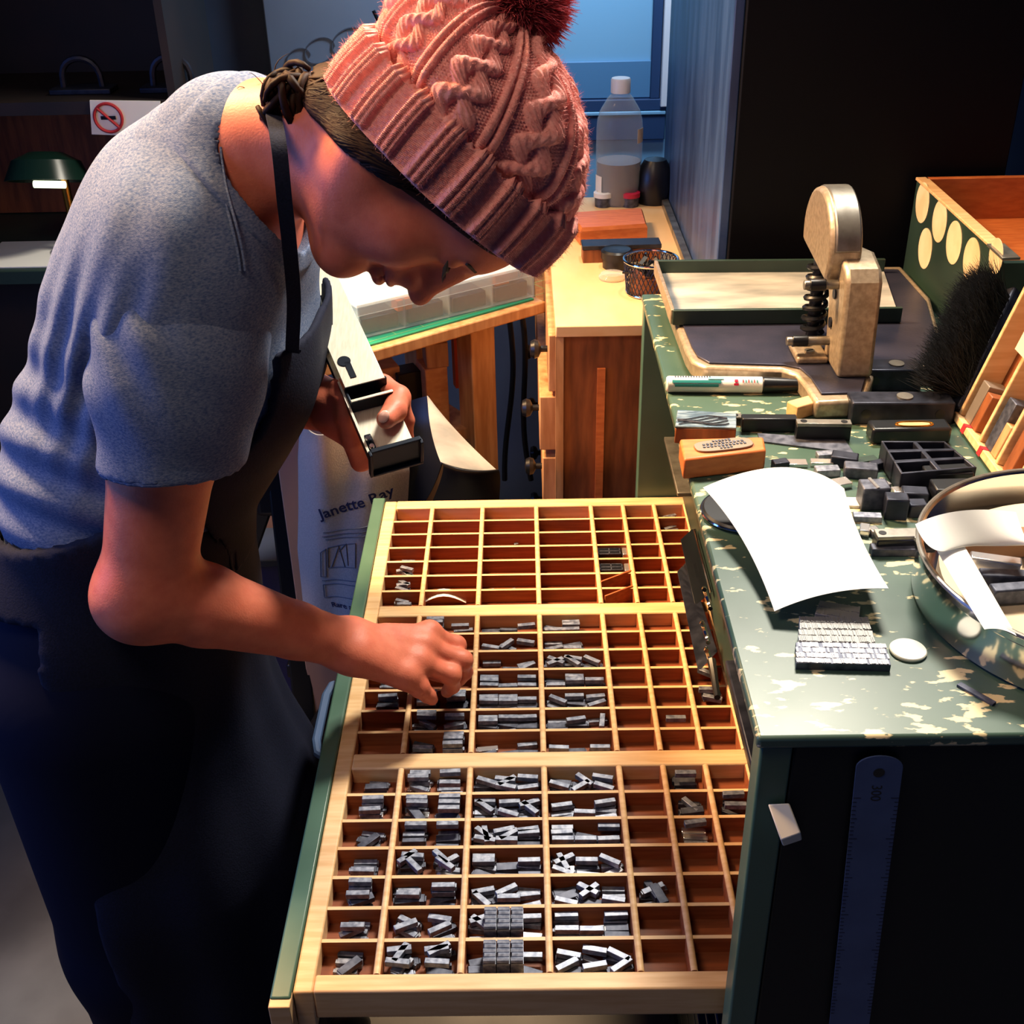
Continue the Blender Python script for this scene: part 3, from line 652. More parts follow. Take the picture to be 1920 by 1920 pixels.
for i, z in enumerate(zs):
    if i == 4: continue
    zt, zb = z-.003, z-.063
    if i == 3: zb = .832
    d = MB().mm((.226, .668, zb), (.242, 1.524, zt)).build('drawer_front', m_greendark, CB, bev=.002)
    if i != 3:
        MB().mm((.204, .80, (zt+zb)/2-.004), (.226, .97, (zt+zb)/2+.004)).build('drawer_pull', m_iron, d, bev=.002)
        MB().mm((.196, 1.32, (zt+zb)/2-.003), (.226, 1.48, (zt+zb)/2+.003)).build('drawer_pull', m_steel, d, bev=.001)
    else:       # the glossy label holder hanging over the open case
        q = [(1281, 1012, .205), (1302, 992, .226), (1333, 1112, .226), (1308, 1132, .205)]
        P = A([atx(*v) for v in q]); ofs = A([-.004, 0, .0])
        MB().hexa(P, P+ofs).build('label_plate', m_black, d, bev=.0008)
        q = [(1275, 1072, .2), (1291, 1054, .22), (1346, 1222, .222), (1314, 1256, .2)]
        P = A([atx(*v) for v in q]); MB().hexa(P, P+ofs).build('label_plate', m_iron, d, bev=.0008)
        MB().tube([atx(1303, 994, .222), atx(1334, 1112, .222)], .0022, 6).build('plate_rim', m_chrome, d)
        for x, y in ((1326, 1122), (1322, 1186), (1330, 1236)):
            p = atx(x, y, .205); t = np.linspace(0, 3.6, 10)
            MB().tube(p+np.stack([-.004*np.cos(t), .012*np.sin(t), .012*np.cos(t)], 1), .0028, 6).build('label_clip', m_chrome, d)
        MB().tube([atx(1334, 1238, .2), atx(1340, 1275, .2), atx(1345, 1308, .198)], [.005, .004, .0035], 8).build('label_hook', m_black, d)

# ------------------------------------------------------------------ the open type case
CS = thing('type_case', 'open wooden type case with compartments, pulled out of the green cabinet', 'type case', (0, 1.09, .75))
ZC = .80; ZF = .780
MB().mm((-.213, .672, .764), (.42, 1.53, ZF)).build('bottom_board', m_cell, CS)
MB().mm((-.232, .664, .752), (-.2135, 1.538, .802)).build('front_panel', m_green, CS, bev=.002)
MB().mm((-.213, .671, .752), (-.195, 1.53, ZC)).build('left_rail', m_case, CS, bev=.002)
for n, a, b in (('far_rail', 1.508, 1.53), ('cross_rail', 1.233, 1.257), ('cross_rail', .952, .976), ('near_rail', .671, .6895)):
    MB().mm((-.195, a, .764), (.42, b, ZC+.0005)).build(n, m_case, CS, bev=.002)
MB().mm((-.232, .656, .752), (-.213, .672, .80)).build('corner_block', m_case, CS, bev=.001)
hp = MB()
hp.tube([(-.232, 1.125, .779), (-.24, 1.12, .78), (-.245, 1.10, .78), (-.245, 1.02, .78), (-.24, 1.0, .78), (-.232, .995, .779)], .0055, 10)
hp.build('pull_handle', m_blue, CS)
XS = [-.1405, -.0655, .0145, .0957, .1435, .1895, .2355, .2815, .33, .375]
SECT = [(1.257, 1.508), (.976, 1.233), (.6895, .952)]
def rounded(w, h, z0):
    t = np.linspace(0, np.pi, 7); return [(-w/2, 0)]+[(-w/2*math.cos(a), h-w/2+w/2*math.sin(a)) for a in t]+[(w/2, 0)]
ROWY = []
def pale_top(o, lim):      # upward faces take the paler wood, the sides stay brown
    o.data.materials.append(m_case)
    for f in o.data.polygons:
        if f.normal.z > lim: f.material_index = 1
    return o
for a, b in SECT:
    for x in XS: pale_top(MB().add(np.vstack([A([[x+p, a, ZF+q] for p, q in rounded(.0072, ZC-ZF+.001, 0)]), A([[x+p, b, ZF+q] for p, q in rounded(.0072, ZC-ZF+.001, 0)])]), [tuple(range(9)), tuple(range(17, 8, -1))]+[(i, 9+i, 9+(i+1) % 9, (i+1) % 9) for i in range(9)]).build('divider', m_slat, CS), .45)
    ys = np.linspace(b, a, 8); ROWY.append(ys)
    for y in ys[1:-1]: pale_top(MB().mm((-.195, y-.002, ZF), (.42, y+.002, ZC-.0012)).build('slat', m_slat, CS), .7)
MB().box(on(1155, 1092, .79), (.05, .0022, .022), rotz(.55)).build('loose_strip', m_slat, CS)
MB().box(on(1160, 1120, .79), (.045, .0022, .022), rotz(.55)).build('loose_strip', m_slat, CS)

# metal sorts lying in the compartments
def sort_mesh(l, w_, h_, m, seed):
    r = np.random.default_rng(seed); mb = MB().mm((-l/2, -w_/2, 0), (l/2, w_/2, h_))
    mb.mm((l/2, -w_*.36, h_*.12), (l/2+.0016, w_*.36, h_*.88)).mm((-l*.2, -w_*.52, h_*.0), (-l*.12, w_*.52, h_*.16))
    return mb
protos = []
for i, (l, w_, h_, m) in enumerate([(.0235, .0062, .0066, m_type), (.0235, .008, .006, m_typed), (.021, .0055, .0055, m_type), (.0235, .0095, .007, m_typed), (.0225, .0052, .0075, m_typed), (.0235, .0075, .006, m_typef)]):
    p = sort_mesh(l, w_, h_, m, i).build('metal_sort', m, loc=(0, 0, 0), bev=.0004); C.objects.unlink(p); protos.append((p, l, w_, h_))
ORDN = ['first', 'second', 'third', 'fourth', 'fifth', 'sixth', 'seventh']
fill = {1: {(0, 3): 4, (0, 4): 4, (1, 0): 4, (1, 4): 6, (1, 5): 4, (1, 6): 5, (2, 0): 5, (2, 1): 4, (2, 2): 3, (2, 3): 6, (2, 4): 8, (2, 5): 7, (2, 6): 4, (3, 0): 4, (3, 1): 5, (3, 2): 7, (3, 3): 7, (3, 4): 9, (3, 5): 5, (3, 6): 3, (5, 5): 4, (6, 3): 3, (6, 4): 3},
        2: {(0, r): 4 for r in range(7)}}
fill[2].update({(c, r): 7 for c in (1, 2, 3) for r in range(7)}); fill[2].update({(2, 5): 5, (2, 6): 4, (4, 4): 6, (5, 0): 3, (5, 1): 4, (5, 2): 3, (6, 1): 3})
fill0 = {(0, 4): 7, (0, 5): 6, (0, 6): 5, (1, 0): 2, (2, 5): 2, (2, 2): 1, (0, 3): 2, (6, 0): 3, (6, 1): 3}
XB = [-.195]+XS
SECN = ['far', 'middle', 'near']
def cell_box(s, c, r): return XB[c]+.0038, XB[c+1]-.0038, ROWY[s][r+1]+.0024, ROWY[s][r]-.0024
def lay(s, c, r, n, rg):
    x0, x1, y0, y1 = cell_box(s, c, r); out = []; W = x1-x0; k = max(1, int(W/.0240)); z = ZF; tidy = rg.random() < .45
    slots = []
    pitch = min(.0105, (y1-y0)/3)
    for layer in range(3):
        for row in range(3):
            for i in range(k): slots.append((layer, row, i))
    for layer, row, i in slots[:n]:
        p, l, w_, h_ = protos[int(rg.choice(6, p=[.2, .26, .12, .24, .1, .08]))]
        x = x0+W*(i+.5)/k+rg.normal()*(.0006 if tidy else .002); y = y0+.0105+.0095*row+(rg.normal()*.0008 if tidy else rg.normal()*.0018)+(.002 if layer else 0)
        a = rg.normal()*(.03 if tidy else .22)+(0 if rg.random() < .6 else math.pi)
        if layer and not tidy: a += rg.normal()*.5
        hw = abs(math.cos(a))*l/2+abs(math.sin(a))*w_/2+.0017; hh = abs(math.sin(a))*l/2+abs(math.cos(a))*w_/2
        if 2*hw > W: hw = W/2
        x = min(max(x, x0+hw), x1-hw); y = min(max(y, y0+hh), y1-hh) if 2*hh < y1-y0 else (y0+y1)/2
        out.append((p, x, y, ZF+.0002+.0078*layer, a))
    return out
cnt = 0
for s in (2, 1):
    for (c, r), n in sorted(fill[s].items()):
        rg = np.random.default_rng(s*1000+c*50+r)
        lab = 'metal sort in %s column, %s row of the %s third of the type case' % (ORDN[c], ORDN[r], SECN[s])
        for p, x, y, z, a in lay(s, c, r, n, rg):
            if cnt >= 292: break
            o = p.copy(); C.objects.link(o); o.location = (x, y, z); o.rotation_euler = (rg.normal()*.04, rg.normal()*.03, a); o.name = 'metal_sort'
            tag(o, lab, 'type sort', 'type sorts in the %s third, column %d, row %d' % (SECN[s], c+1, r+1)); cnt += 1
mb = MB()
for s in (2, 1):          # what lies deeper in the heaps, too many to count
    for (c, r), n in sorted(fill[s].items()):
        rg = np.random.default_rng(s*977+c*31+r)
        for p, x, y, z, a in lay(s, c, r, 18, rg)[n+1 if n < 9 else 9:]:
            if rg.random() < .55*min(1, n/7): mb.box((x, y, z+.0032), (.0225, .006, .006), rotz(a))
for (c, r), n in fill0.items():
    rg = np.random.default_rng(c*50+r)
    for p, x, y, z, a in lay(0, c, r, n, rg): mb.box((x, y, z+.003), (.019, .0055, .0055), rotz(a+rg.normal()*.5))
tag(mb.build('small_sorts', m_type, bev=.0004), 'heaped loose metal sorts filling the compartments of the type case', 'type sorts', kind='stuff')
# ornaments standing in two near compartments: ruffled borders
for r, zt in ((5, .0), (6, .0)):
    x0, x1, y0, y1 = cell_box(2, 2, r)
    for i in range(3):
        mb = MB(); xx = x0+.022+.0125*i
        mb.mm((xx-.0058, y0+.004, ZF), (xx+.0058, y1-.004, ZF+.0235))
        for j in range(5): mb.cyl((xx-.0055+.001*(j % 2), y0+.006+.0048*j, ZF+.026), (xx+.0055, y0+.006+.0048*j, ZF+.026), .0026, n=8)
        for o in [mb.build('ornament_block', m_type)]:
            tag(o, '%s ruffled border ornament in the third compartment of the %s row of the near third' % (('left', 'middle', 'right')[i], ('second-nearest', 'nearest')[r-5]), 'type ornament', 'ruffled border ornaments in the near third')
def slug(name, x, y, z0, l, w_, h_, a, m, label, cat='block', grp=None, parts=None):
    p = on(x, y, z0); mb = MB().box((p[0], p[1], z0+h_/2), (l, w_, h_), rotz(a)); return tag(mb.build(name, m, bev=min(h_*.12, .0015)), label, cat, grp)
slug('metal_slug', 1062, 1012, ZF, .034, .014, .012, .03, m_iron, 'dark metal slug in the fourth compartment of the far third of the case')
for k, (x, y) in enumerate(((1146, 1036), (1150, 1066))):
    p = on(x, y, ZF+.012); o = thing('window_ornament', '%s of two black ornaments like a four-pane window in the far third of the case' % ('farther', 'nearer')[k], 'type ornament', (p[0], p[1], ZF), 'black window ornaments')
    MB().mm((p[0]-.02, p[1]-.008, ZF), (p[0]+.014, p[1]+.008, ZF+.014)).build('block', m_black, o, bev=.0006)
    mb = MB()
    for dx in (-.018, -.003, .012): mb.mm((p[0]+dx-.0007, p[1]-.008, ZF+.014), (p[0]+dx+.0007, p[1]+.008, ZF+.0148))
    for dy in (-.0075, 0, .0075): mb.mm((p[0]-.0187, p[1]+dy-.0007, ZF+.014), (p[0]+.0127, p[1]+dy+.0007, ZF+.0148))
    mb.build('pane_lines', m_typed, o)
    q = on(x+26, y, ZF+.012); tag(MB().mm((q[0]-.004, q[1]-.009, ZF), (q[0]+.004, q[1]+.009, ZF+.015)).build('bright_sort', m_typef, bev=.001), 'bright sort right of the %s window ornament' % ('farther', 'nearer')[k], 'type sort', 'bright sorts by the window ornaments')
p = on(832, 1120, ZF+.008); t = np.linspace(0, 1, 9); u_ = np.linspace(-1, 1, 4)
tag(MB().sheet(A([[(p[0]-.03+.06*a, p[1]+.006*b, ZF+.004+.012*math.sin(a*3.1)+.002*b) for b in u_] for a in t]), .0008).build('paper_scrap', m_paper), 'curled white paper scrap in the second compartment of the far third of the case', 'paper')
for x, y, lab in ((968, 1022, 'speck of metal in the third row of the far third'), ):
    slug('metal_bit', x, y, ZF, .006, .004, .003, .4, m_type, 'tiny metal bit in the third compartment of the far third of the case')

# ------------------------------------------------------------------ composing stick
a_ = A(dep(738, 850, 1.15)); b__ = A(dep(585, 505, 1.29)); ax = nrm(b__-a_); vw = nrm(EYE-(a_+b__)/2)
nn = nrm(vw*.75+A([0, 0, .5])+RT*.1); nn = nrm(nn-ax*(nn@ax)); ww = np.cross(nn, ax)
if ww@RT < 0: ww = -ww
SK = thing('composing_stick', 'long steel composing stick held in the left hand of the person', 'composing stick', a_)
Ls = np.linalg.norm(b__-a_); MS = np.stack([ax, ww, nn], 1)
def sb(mb, lo, hi): lo = A(lo); hi = A(hi); return mb.box(a_+MS@((lo+hi)/2), hi-lo, MS)
hw = .0235
sb(MB(), (0, -hw, -.002), (Ls, hw, 0)).build('bed', m_stick, SK, bev=.0005)
sb(MB(), (0, -hw-.002, -.002), (Ls, -hw, .009)).build('side_wall', m_stickd, SK, bev=.0005)
sb(MB(), (0, -hw-.0022, .009), (Ls, -hw+.0002, .0098)).build('wall_rim', m_stick, SK)
mb = MB(); sb(mb, (-.004, -hw, -.016), (-.001, hw+.004, .014)); sb(mb, (-.004, -hw, .0135), (.001, hw+.004, .0155)); sb(mb, (-.008, hw+.002, -.016), (-.001, hw+.005, .0145)); sb(mb, (-.008, -hw, -.019), (-.001, hw+.005, -.016)); sb(mb, (-.008, -hw-.003, -.019), (-.001, -hw, .0155))
mb.build('end_plate', m_stickd, SK, bev=.0006)
mb = MB(); sb(mb, (.006, -hw+.001, 0), (.024, -hw+.008, .010)); sb(mb, (.012, -hw+.002, .010), (.02, -hw+.006, .014)); mb.build('clamp', m_stickd, SK, bev=.001)
for x, z in ((.004, .0165), (.016, .0148)): MB().cyl(a_+MS@A([x, -hw+.003, z-.003]), a_+MS@A([x, -hw+.003, z]), .0024, n=12).build('clamp_screw', m_chrome, SK)
kn0 = .062
mb = MB(); sb(mb, (kn0, -hw+.001, 0), (kn0+.003, hw-.002, .016)); sb(mb, (kn0+.02, -hw+.001, 0), (kn0+.023, hw-.002, .016)); sb(mb, (kn0, -hw+.0005, 0), (kn0+.023, -hw+.003, .012)); sb(mb, (kn0, -hw, 0), (kn0+.022, hw, .001)); mb.build('knee', m_stickd, SK, bev=.0005)
mb = MB(); sb(mb, (kn0-.0004, -hw+.001, .016), (kn0+.003, hw-.002, .0172)); sb(mb, (kn0+.02, -hw+.001, .0155), (Ls*.62, hw-.004, .017)); mb.build('knee_plate', m_stick, SK, bev=.0005)
mb = MB(); sb(mb, (kn0+.03, -.013, .0171), (kn0+.052, -.007, .0178)); mb.cyl(a_+MS@A([kn0+.054, -.0125, .0171]), a_+MS@A([kn0+.054, -.0125, .0178]), .0068, n=18); mb.build('key_slot', m_stickd, SK)

# ------------------------------------------------------------------ lead cutter and galley on the worktop
GC = thing('lead_cutter', 'cast metal lead cutter with an arched frame on the green worktop', 'cutter', (.37, 1.3, ZT))
bp = [on(x, y, ZT+.02)[:2] for x, y in ((1238, 503), (1252, 570), (1286, 660), (1297, 678), (1322, 690), (1466, 694), (1492, 702), (1508, 722), (1530, 756), (1622, 752), (1645, 688), (1780, 692), (1745, 560), (1690, 500))]
bp = A(bp); cen = bp.mean(0)
MB().prism((bp-cen)*1.0+cen, 0, .021, (0, 0, ZT), (1, 0, 0), (0, 1, 0)).build('base_casting', m_cast, GC, bev=.004)
bq = [on(x, y, ZT+.023)[:2] for x, y in ((1250, 503), (1264, 570), (1297, 650), (1308, 668), (1330, 680), (1470, 684), (1500, 690), (1520, 708), (1540, 738), (1615, 736), (1632, 676), (1770, 682), (1737, 565), (1684, 505))]
MB().prism(bq, .0211, .0235, (0, 0, ZT), (1, 0, 0), (0, 1, 0)).build('base_plate', m_castplate, GC, bev=.001)
def yz(poly, x0, x1): return MB().hexa(A([[x0, y, z] for y, z in poly]), A([[x1, y, z] for y, z in poly]))
col = [(1.195, 1.143), (1.205, 1.25), (1.215, 1.262), (1.25, 1.27), (1.29, 1.262), (1.30, 1.245), (1.285, 1.232), (1.268, 1.205), (1.262, 1.17), (1.262, 1.143)]
yz(col, .346, .386).build('column', m_cast, GC, bev=.005)
t = np.linspace(-.35, np.pi+.55, 26); cc = (1.30, 1.268)
hs = [(cc[0]+.066*math.cos(a), cc[1]+.058*math.sin(a)) for a in t]
yz(hs, .332, .368).build('gear_housing', m_cast, GC, bev=.005)
yz([(cc[0]+.0675*math.cos(a), cc[1]+.0595*math.sin(a)) for a in np.linspace(.9, np.pi-.1, 14)]+[(cc[0]+.05*math.cos(a), cc[1]+.045*math.sin(a)) for a in np.linspace(np.pi-.1, .9, 14)], .338, .366).build('housing_band', m_steel, GC, bev=.002)
MB().mm((.31, 1.235, 1.143), (.346, 1.285, 1.152)).build('foot', m_cast, GC, bev=.003)
for y in (1.25, 1.272): 
    s_ = MB().cyl((.327, y, 1.152), (.327, y, 1.1545), .006, n=14).build('screw', m_steel, GC); MB().box((.327, y, 1.1548), (.009, .0015, .0008), rotz(.5)).build('slot', m_black, s_)
t = np.linspace(0, 1, 140); MB().tube(np.stack([.345+.012*np.cos(t*44), 1.318+.012*np.sin(t*44), 1.148+.088*t], 1), .0032, 6).build('spring', m_black, GC)
MB().cyl((.345, 1.318, 1.143), (.345, 1.318, 1.24), .0075).build('plunger', m_iron, GC)
for x0, x1, y, z in ((.308, .346, 1.235, 1.238), (.298, .35, 1.245, 1.168)):
    h_ = MB().cyl((x0, y, z), (x1, y, z), .0052, n=16).build('handle', m_steel, GC, bev=.001); MB().cyl((x0+.006, y, z), (x0+.024, y, z), .0066, n=16).build('grip', m_black, h_, bev=.001)
for y, z in ((1.222, 1.225), (1.225, 1.19)): MB().cyl((.344, y+.02, z), (.347, y+.02, z), .006, n=14).build('bolt', m_iron, GC)
GA = thing('galley', 'shallow black metal galley tray with a bright zinc floor under the lead cutter', 'tray', (.32, 1.45, 1.1436))
fl, nl, frr, nr = on(1230, 489, 1.162), on(1262, 582, 1.162), on(1660, 486, 1.162), on(1692, 577, 1.162)
zg = 1.1438
def lift(p, z): return A([p[0], p[1], z])
MB().hexa([lift(p, zg) for p in (fl, nl, nr, frr)], [lift(p, zg+.002) for p in (fl, nl, nr, frr)]).build('floor_plate', m_galley, GA)
def bar(a, b, th, h_, z0):
    a, b = A(a), A(b); d = nrm((b-a)[:2]); n_ = A([-d[1], d[0]])*th/2; q = [(*(a[:2]-n_), z0), (*(b[:2]-n_), z0), (*(b[:2]+n_), z0), (*(a[:2]+n_), z0)]; return MB().hexa(q, [(x, y, z+h_) for x, y, z in q])
bar(fl, frr, .006, .019, zg).build('back_wall', m_greendark, GA, bev=.001); bar(nl, nr, .006, .019, zg).build('front_wall', m_greendark, GA, bev=.001); bar(fl, nl, .005, .019, zg).build('end_wall', m_cast, GA, bev=.001)

# ------------------------------------------------------------------ small things on the green worktop
P = thing('marker_pen', 'white marker pen with teal and red printing and a black cap', 'pen', on(1378, 722, ZT))
a1, b1 = on(1252, 720, ZT+.009), on(1500, 722, ZT+.009); d = b1-a1; R_ = .0092
MB().cyl(a1, a1+d*.715, R_, n=24).build('barrel', m_white, P, bev=.001); MB().cyl(a1+d*.715, b1, R_*1.02, R_*.8, n=24).build('cap', m_black, P, bev=.001); MB().cyl(a1-d*.012, a1, R_*.8, R_, n=24).build('end_plug', m_white, P)
dn = nrm(d); sd = nrm(np.cross(dn, [0, 0, 1.])); 
def onbarrel(t0, t1, g0, g1, m, nm):
    tt = np.linspace(g0+.5, g1+.5, 6); MB().sheet(A([[a1+d*s+(sd*math.sin(g)+A([0, 0, 1.])*math.cos(g))*(R_+.0004) for g in tt] for s in (t0, t1)]), .0004).build(nm, m, P)
onbarrel(.03, .40, .15, .5, m_teal, 'teal_stripe'); onbarrel(.05, .38, .62, .95, m_teal, 'teal_stripe'); onbarrel(.3, .42, -.3, .02, m_teal, 'teal_stripe')
onbarrel(.5, .525, .0, .35, m_red, 'red_mark'); onbarrel(.495, .53, .5, .75, m_red, 'red_mark')
for i in range(6): onbarrel(.56+.021*i, .568+.021*i, .0+.05*(i % 2), .42, m_teal if i % 2 else m_redprint, 'print_stroke')
for i in range(14): onbarrel(.05+.02*i, .06+.02*i, -.5, -.35, m_navyprint, 'print_stroke')

def furniture(x, y, l, w_, h_, a, z0, label, base=m_black, top=m_steel):
    p = on(x, y, z0+h_); o = thing('spacing_bar', label, 'spacing bar', (p[0], p[1], z0)); Rz = rotz(a)
    MB().box((p[0], p[1], z0+h_*.4), (l, w_, h_*.8), Rz).build('bar', base, o, bev=.001); MB().box((p[0], p[1], z0+h_*.9), (l, w_, h_*.2), Rz).build('plate', top, o, bev=.0005)
    for s in (-1, 1):
        q = p+Rz@A([s*l*.37, 0, 0]); MB().cyl((q[0], q[1], z0+h_), (q[0], q[1], z0+h_+.0004), .0034, n=14).build('hole', m_black, o)
furniture(1343, 778, .054, .0105, .010, -.05, ZT, 'steel-topped spacing bar with two holes beside the pen')
furniture(1545, 790, .056, .011, .02, -.07, ZT, 'steel-topped spacing bar with two holes by the lead cutter')
furniture(1690, 998, .045, .014, .018, .03, ZT, 'steel-topped spacing bar with two holes nearest the round tin')
slug('black_bar', 1440, 806, ZT, .058, .013, .016, -.05, m_black, 'plain black bar between two steel-topped spacing bars', 'spacing bar')
slug('wood_chip', 1503, 777, ZT, .03, .018, .016, .5, m_offcut, 'pale wood offcut behind the spacing bar', 'offcut')
def quoin(x, y, l, h_, w_, z0, label):
    p = on(x, y, z0); o = thing('locking_block', label, 'quoin', (p[0], p[1]+w_/2, z0)); c = A([p[0], p[1]+w_/2, z0+h_/2])
    b = MB().box(c, (l, w_, h_), rotz(-.04)).build('body', m_iron, o, bev=.002)
    for s in (-1, 1): MB().cyl(c+A([s*l*.36, -w_/2-.0003-s*.04*l*.36, 0]), c+A([s*l*.36, -w_/2+.003-s*.04*l*.36, 0]), .0052, n=16).build('key_hole', m_black, b)
    q = MB(); q.lathe([(.0045, .0), (.0085, 0), (.0085, .0016), (.0045, .0016)], c+A([.004, 0, h_/2]), 20); q.build('top_ring', m_steel, b)
quoin(1690, 797, .108, .026, .03, ZT, 'long dark locking block with a steel ring, nearer of two'); quoin(1675, 735, .062, .027, .032, ZT, 'short dark locking block with a steel ring, behind the longer one')
o = thing('black_tin', 'small black tin with a gold oval rim behind the grid block', 'tin', on(1705, 838, ZT))
p = on(1705, 830, ZT); MB().box(p+A([0, .008, .009]), (.082, .024, .018)).build('body', m_black, o, bev=.003)
t = np.linspace(0, 2*np.pi, 30); MB().tube(p+A([.004, .006, .0185])+np.stack([.019*np.sign(np.cos(t))*np.abs(np.cos(t))**.7, .0055*np.sin(t), 0*t], 1), .0011, 6).build('oval_rim', m_brass, o)
MB().box(p+A([.004, .006, .0182]), (.032, .008, .0006)).build('oval_window', m_offcut, o)
# engraved blocks
o = thing('engraved_block', 'small block with a wavy zinc engraving, behind the stamp block', 'printing block', on(1322, 822, ZT))
q = [on(1264, 832, ZT), on(1378, 835, ZT), on(1378, 807, ZT), on(1268, 800, ZT)]
MB().hexa(q, [v+A([0, 0, .018]) for v in q]).build('block', m_brown, o, bev=.0015); MB().hexa([v+A([0, 0, .0181]) for v in q], [v+A([0, 0, .0205]) for v in q]).build('zinc_plate', m_engr, o, bev=.0008)
mb = MB()
for k in range(5):
    t = np.linspace(0, 1, 20); c0 = q[0]+A([.004, .003+.0035*k, .021]); mb.tube(c0+np.stack([.052*t, .0035*np.sin(t*6+k), .0006*np.ones(20)], 1), .0007, 5)
mb.build('engraved_lines', m_typed, o)
o = thing('stamp_block', 'orange wooden printing block with an oval metal plate on top', 'printing block', on(1352, 890, ZT))
q = [on(1280, 900, ZT), on(1433, 882, ZT), on(1428, 856, ZT), on(1272, 860, ZT)]; hb = .023
MB().hexa(q, [v+A([0, 0, hb]) for v in q]).build('block', m_block, o, bev=.0025)
cq = sum(q)/4+A([0, 0, hb]); exq = nrm(q[1]-q[0]); eyq = np.cross([0, 0, 1.], exq); t = np.linspace(0, 2*np.pi, 24, endpoint=False)
oct_ = [(.03*np.sign(math.cos(a))*abs(math.cos(a))**.6, .0115*np.sign(math.sin(a))*abs(math.sin(a))**.6) for a in t]
MB().prism(oct_, .0002, .0022, cq, exq, eyq).build('oval_plate', m_plate, o, bev=.0005)
mb = MB()
for k, (L_, n_) in enumerate(((.02, 6), (.044, 11), (.046, 12), (.014, 4))):
    for i in range(n_): mb.box(cq+exq*(-L_/2+L_*(i+.5)/n_)+eyq*(.0075-.005*k)+A([0, 0, .0026]), (L_/n_*.6, .0022+.0006*((i*7) % 3), .0008), np.stack([exq, eyq, A([0, 0, 1.])], 1))
mb.build('raised_lettering', m_typed, o)
q = [on(1425, 830, ZT), on(1600, 852, ZT), on(1583, 826, ZT), on(1420, 815, ZT)]
tag(MB().hexa(q, [v+A([0, 0, .002]) for v in q]).build('lead_sheet', m_typed), 'flat grey lead sheet behind the scattered blocks', 'sheet')
# open grid block
o = thing('grid_block', 'black metal block with six open cells', 'spacing block', on(1745, 880, ZT))
gq = [on(x, y, ZT+.024)[:2] for x, y in ((1690, 888), (1832, 876), (1772, 827), (1652, 826))]; gq = A(gq)
def gp(u, v): return (gq[0]*(1-u)*(1-v)+gq[1]*u*(1-v)+gq[2]*u*v+gq[3]*(1-u)*v)
mb = MB()
for v in (.0, .36, .68, 1.): q = [gp(0, max(0, v-.045)), gp(1, max(0, v-.045)), gp(1, min(1, v+.045)), gp(0, min(1, v+.045))]; mb.hexa([(*k, ZT) for k in q], [(*k, ZT+.024) for k in q])
for u in (0., .52, 1.): q = [gp(max(0, u-.035), 0), gp(min(1, u+.035), 0), gp(min(1, u+.035), 1), gp(max(0, u-.035), 1)]; mb.hexa([(*k, ZT) for k in q], [(*k, ZT+.0238) for k in q])
mb.build('cell_walls', m_iron, o, bev=.0008); q = [gp(0, 0), gp(1, 0), gp(1, 1), gp(0, 1)]; MB().hexa([(*k, ZT+.0005) for k in q], [(*k, ZT+.003) for k in q]).build('cell_floor', m_black, o)
# scattered blocks and sorts
bl_ = [(1462, 880, .016, .011, .010, .2, 'dark metal block beside the stamp block', m_iron), (1490, 872, .024, .012, .004, -.05, 'bright sort by the lead sheet edge', m_typef), (1547, 858, .018, .010, .006, .1, 'bright sort at the back of the scattered blocks', m_type),
       (1540, 872, .022, .010, .005, -.1, 'bright flat sort second from the back of the scatter', m_typef), (1550, 890, .024, .012, .008, .05, 'blue-grey sort in front of the two bright sorts', m_type), (1582, 872, .026, .016, .012, -.35, 'dark block in the back of the scatter', m_iron),
       (1612, 892, .032, .016, .012, -.2, 'speckled grey block at the centre of the scatter', m_typed), (1622, 868, .024, .011, .005, .25, 'flat grey-green sort behind the speckled block', m_greendark), (1645, 878, .018, .009, .008, .45, 'small dark block by the corner of the grid block', m_iron),
       (1574, 912, .02, .014, .006, .3, 'bright sort against the paper edge', m_typef), (1594, 945, .024, .016, .003, -.1, 'pale flat slip beside the paper', m_paper), (1634, 948, .026, .02, .024, .02, 'upright dark block with a speckled grey top', m_typed),
       (1657, 912, .006, .014, .006, .5, 'tiny bright sort by the upright block', m_typef), (1684, 932, .013, .012, .009, .1, 'bright notched sort between dark blocks', m_typef), (1676, 968, .021, .016, .022, -.12, 'upright black block in front of the notched sort', m_iron),
       (1712, 942, .024, .016, .014, -.15, 'dark block behind the near black blocks', m_iron), (1716, 965, .017, .014, .014, .0, 'small black block left of the folded paper', m_iron), (1625, 975, .026, .010, .006, -.12, 'bright long sort in front of the upright block', m_type),
       (1620, 1000, .009, .014, .007, -.3, 'left small bright sort near the lower scatter', m_typef), (1640, 1005, .008, .014, .007, .3, 'right small bright sort near the lower scatter', m_typef), (1770, 912, .045, .022, .02, .02, 'long black block in front of the grid block', m_black),
       (1778, 945, .036, .022, .022, .02, 'black block nearest the folded paper', m_black), (1690, 1038, .055, .011, .008, -.03, 'thin grey bar in front of the spacing bar by the tin', m_typed), (1830, 1303, .03, .005, .002, -.9, 'thin dark lead strip in front of the round tin', m_typed)]
for x, y, l, w_, h_, a, lab, m in bl_: slug('type_block', x, y, ZT, l, w_, h_, a, m, lab, 'type block')
for x, y in ((1634, 948), ): 
    p = on(x, y, ZT); tag(MB().box((p[0]-.001, p[1], ZT+.0247), (.0025, .0195, .001), rotz(.2)).build('bright_rule', m_typef), 'thin bright rule lying on the upright block', 'rule')
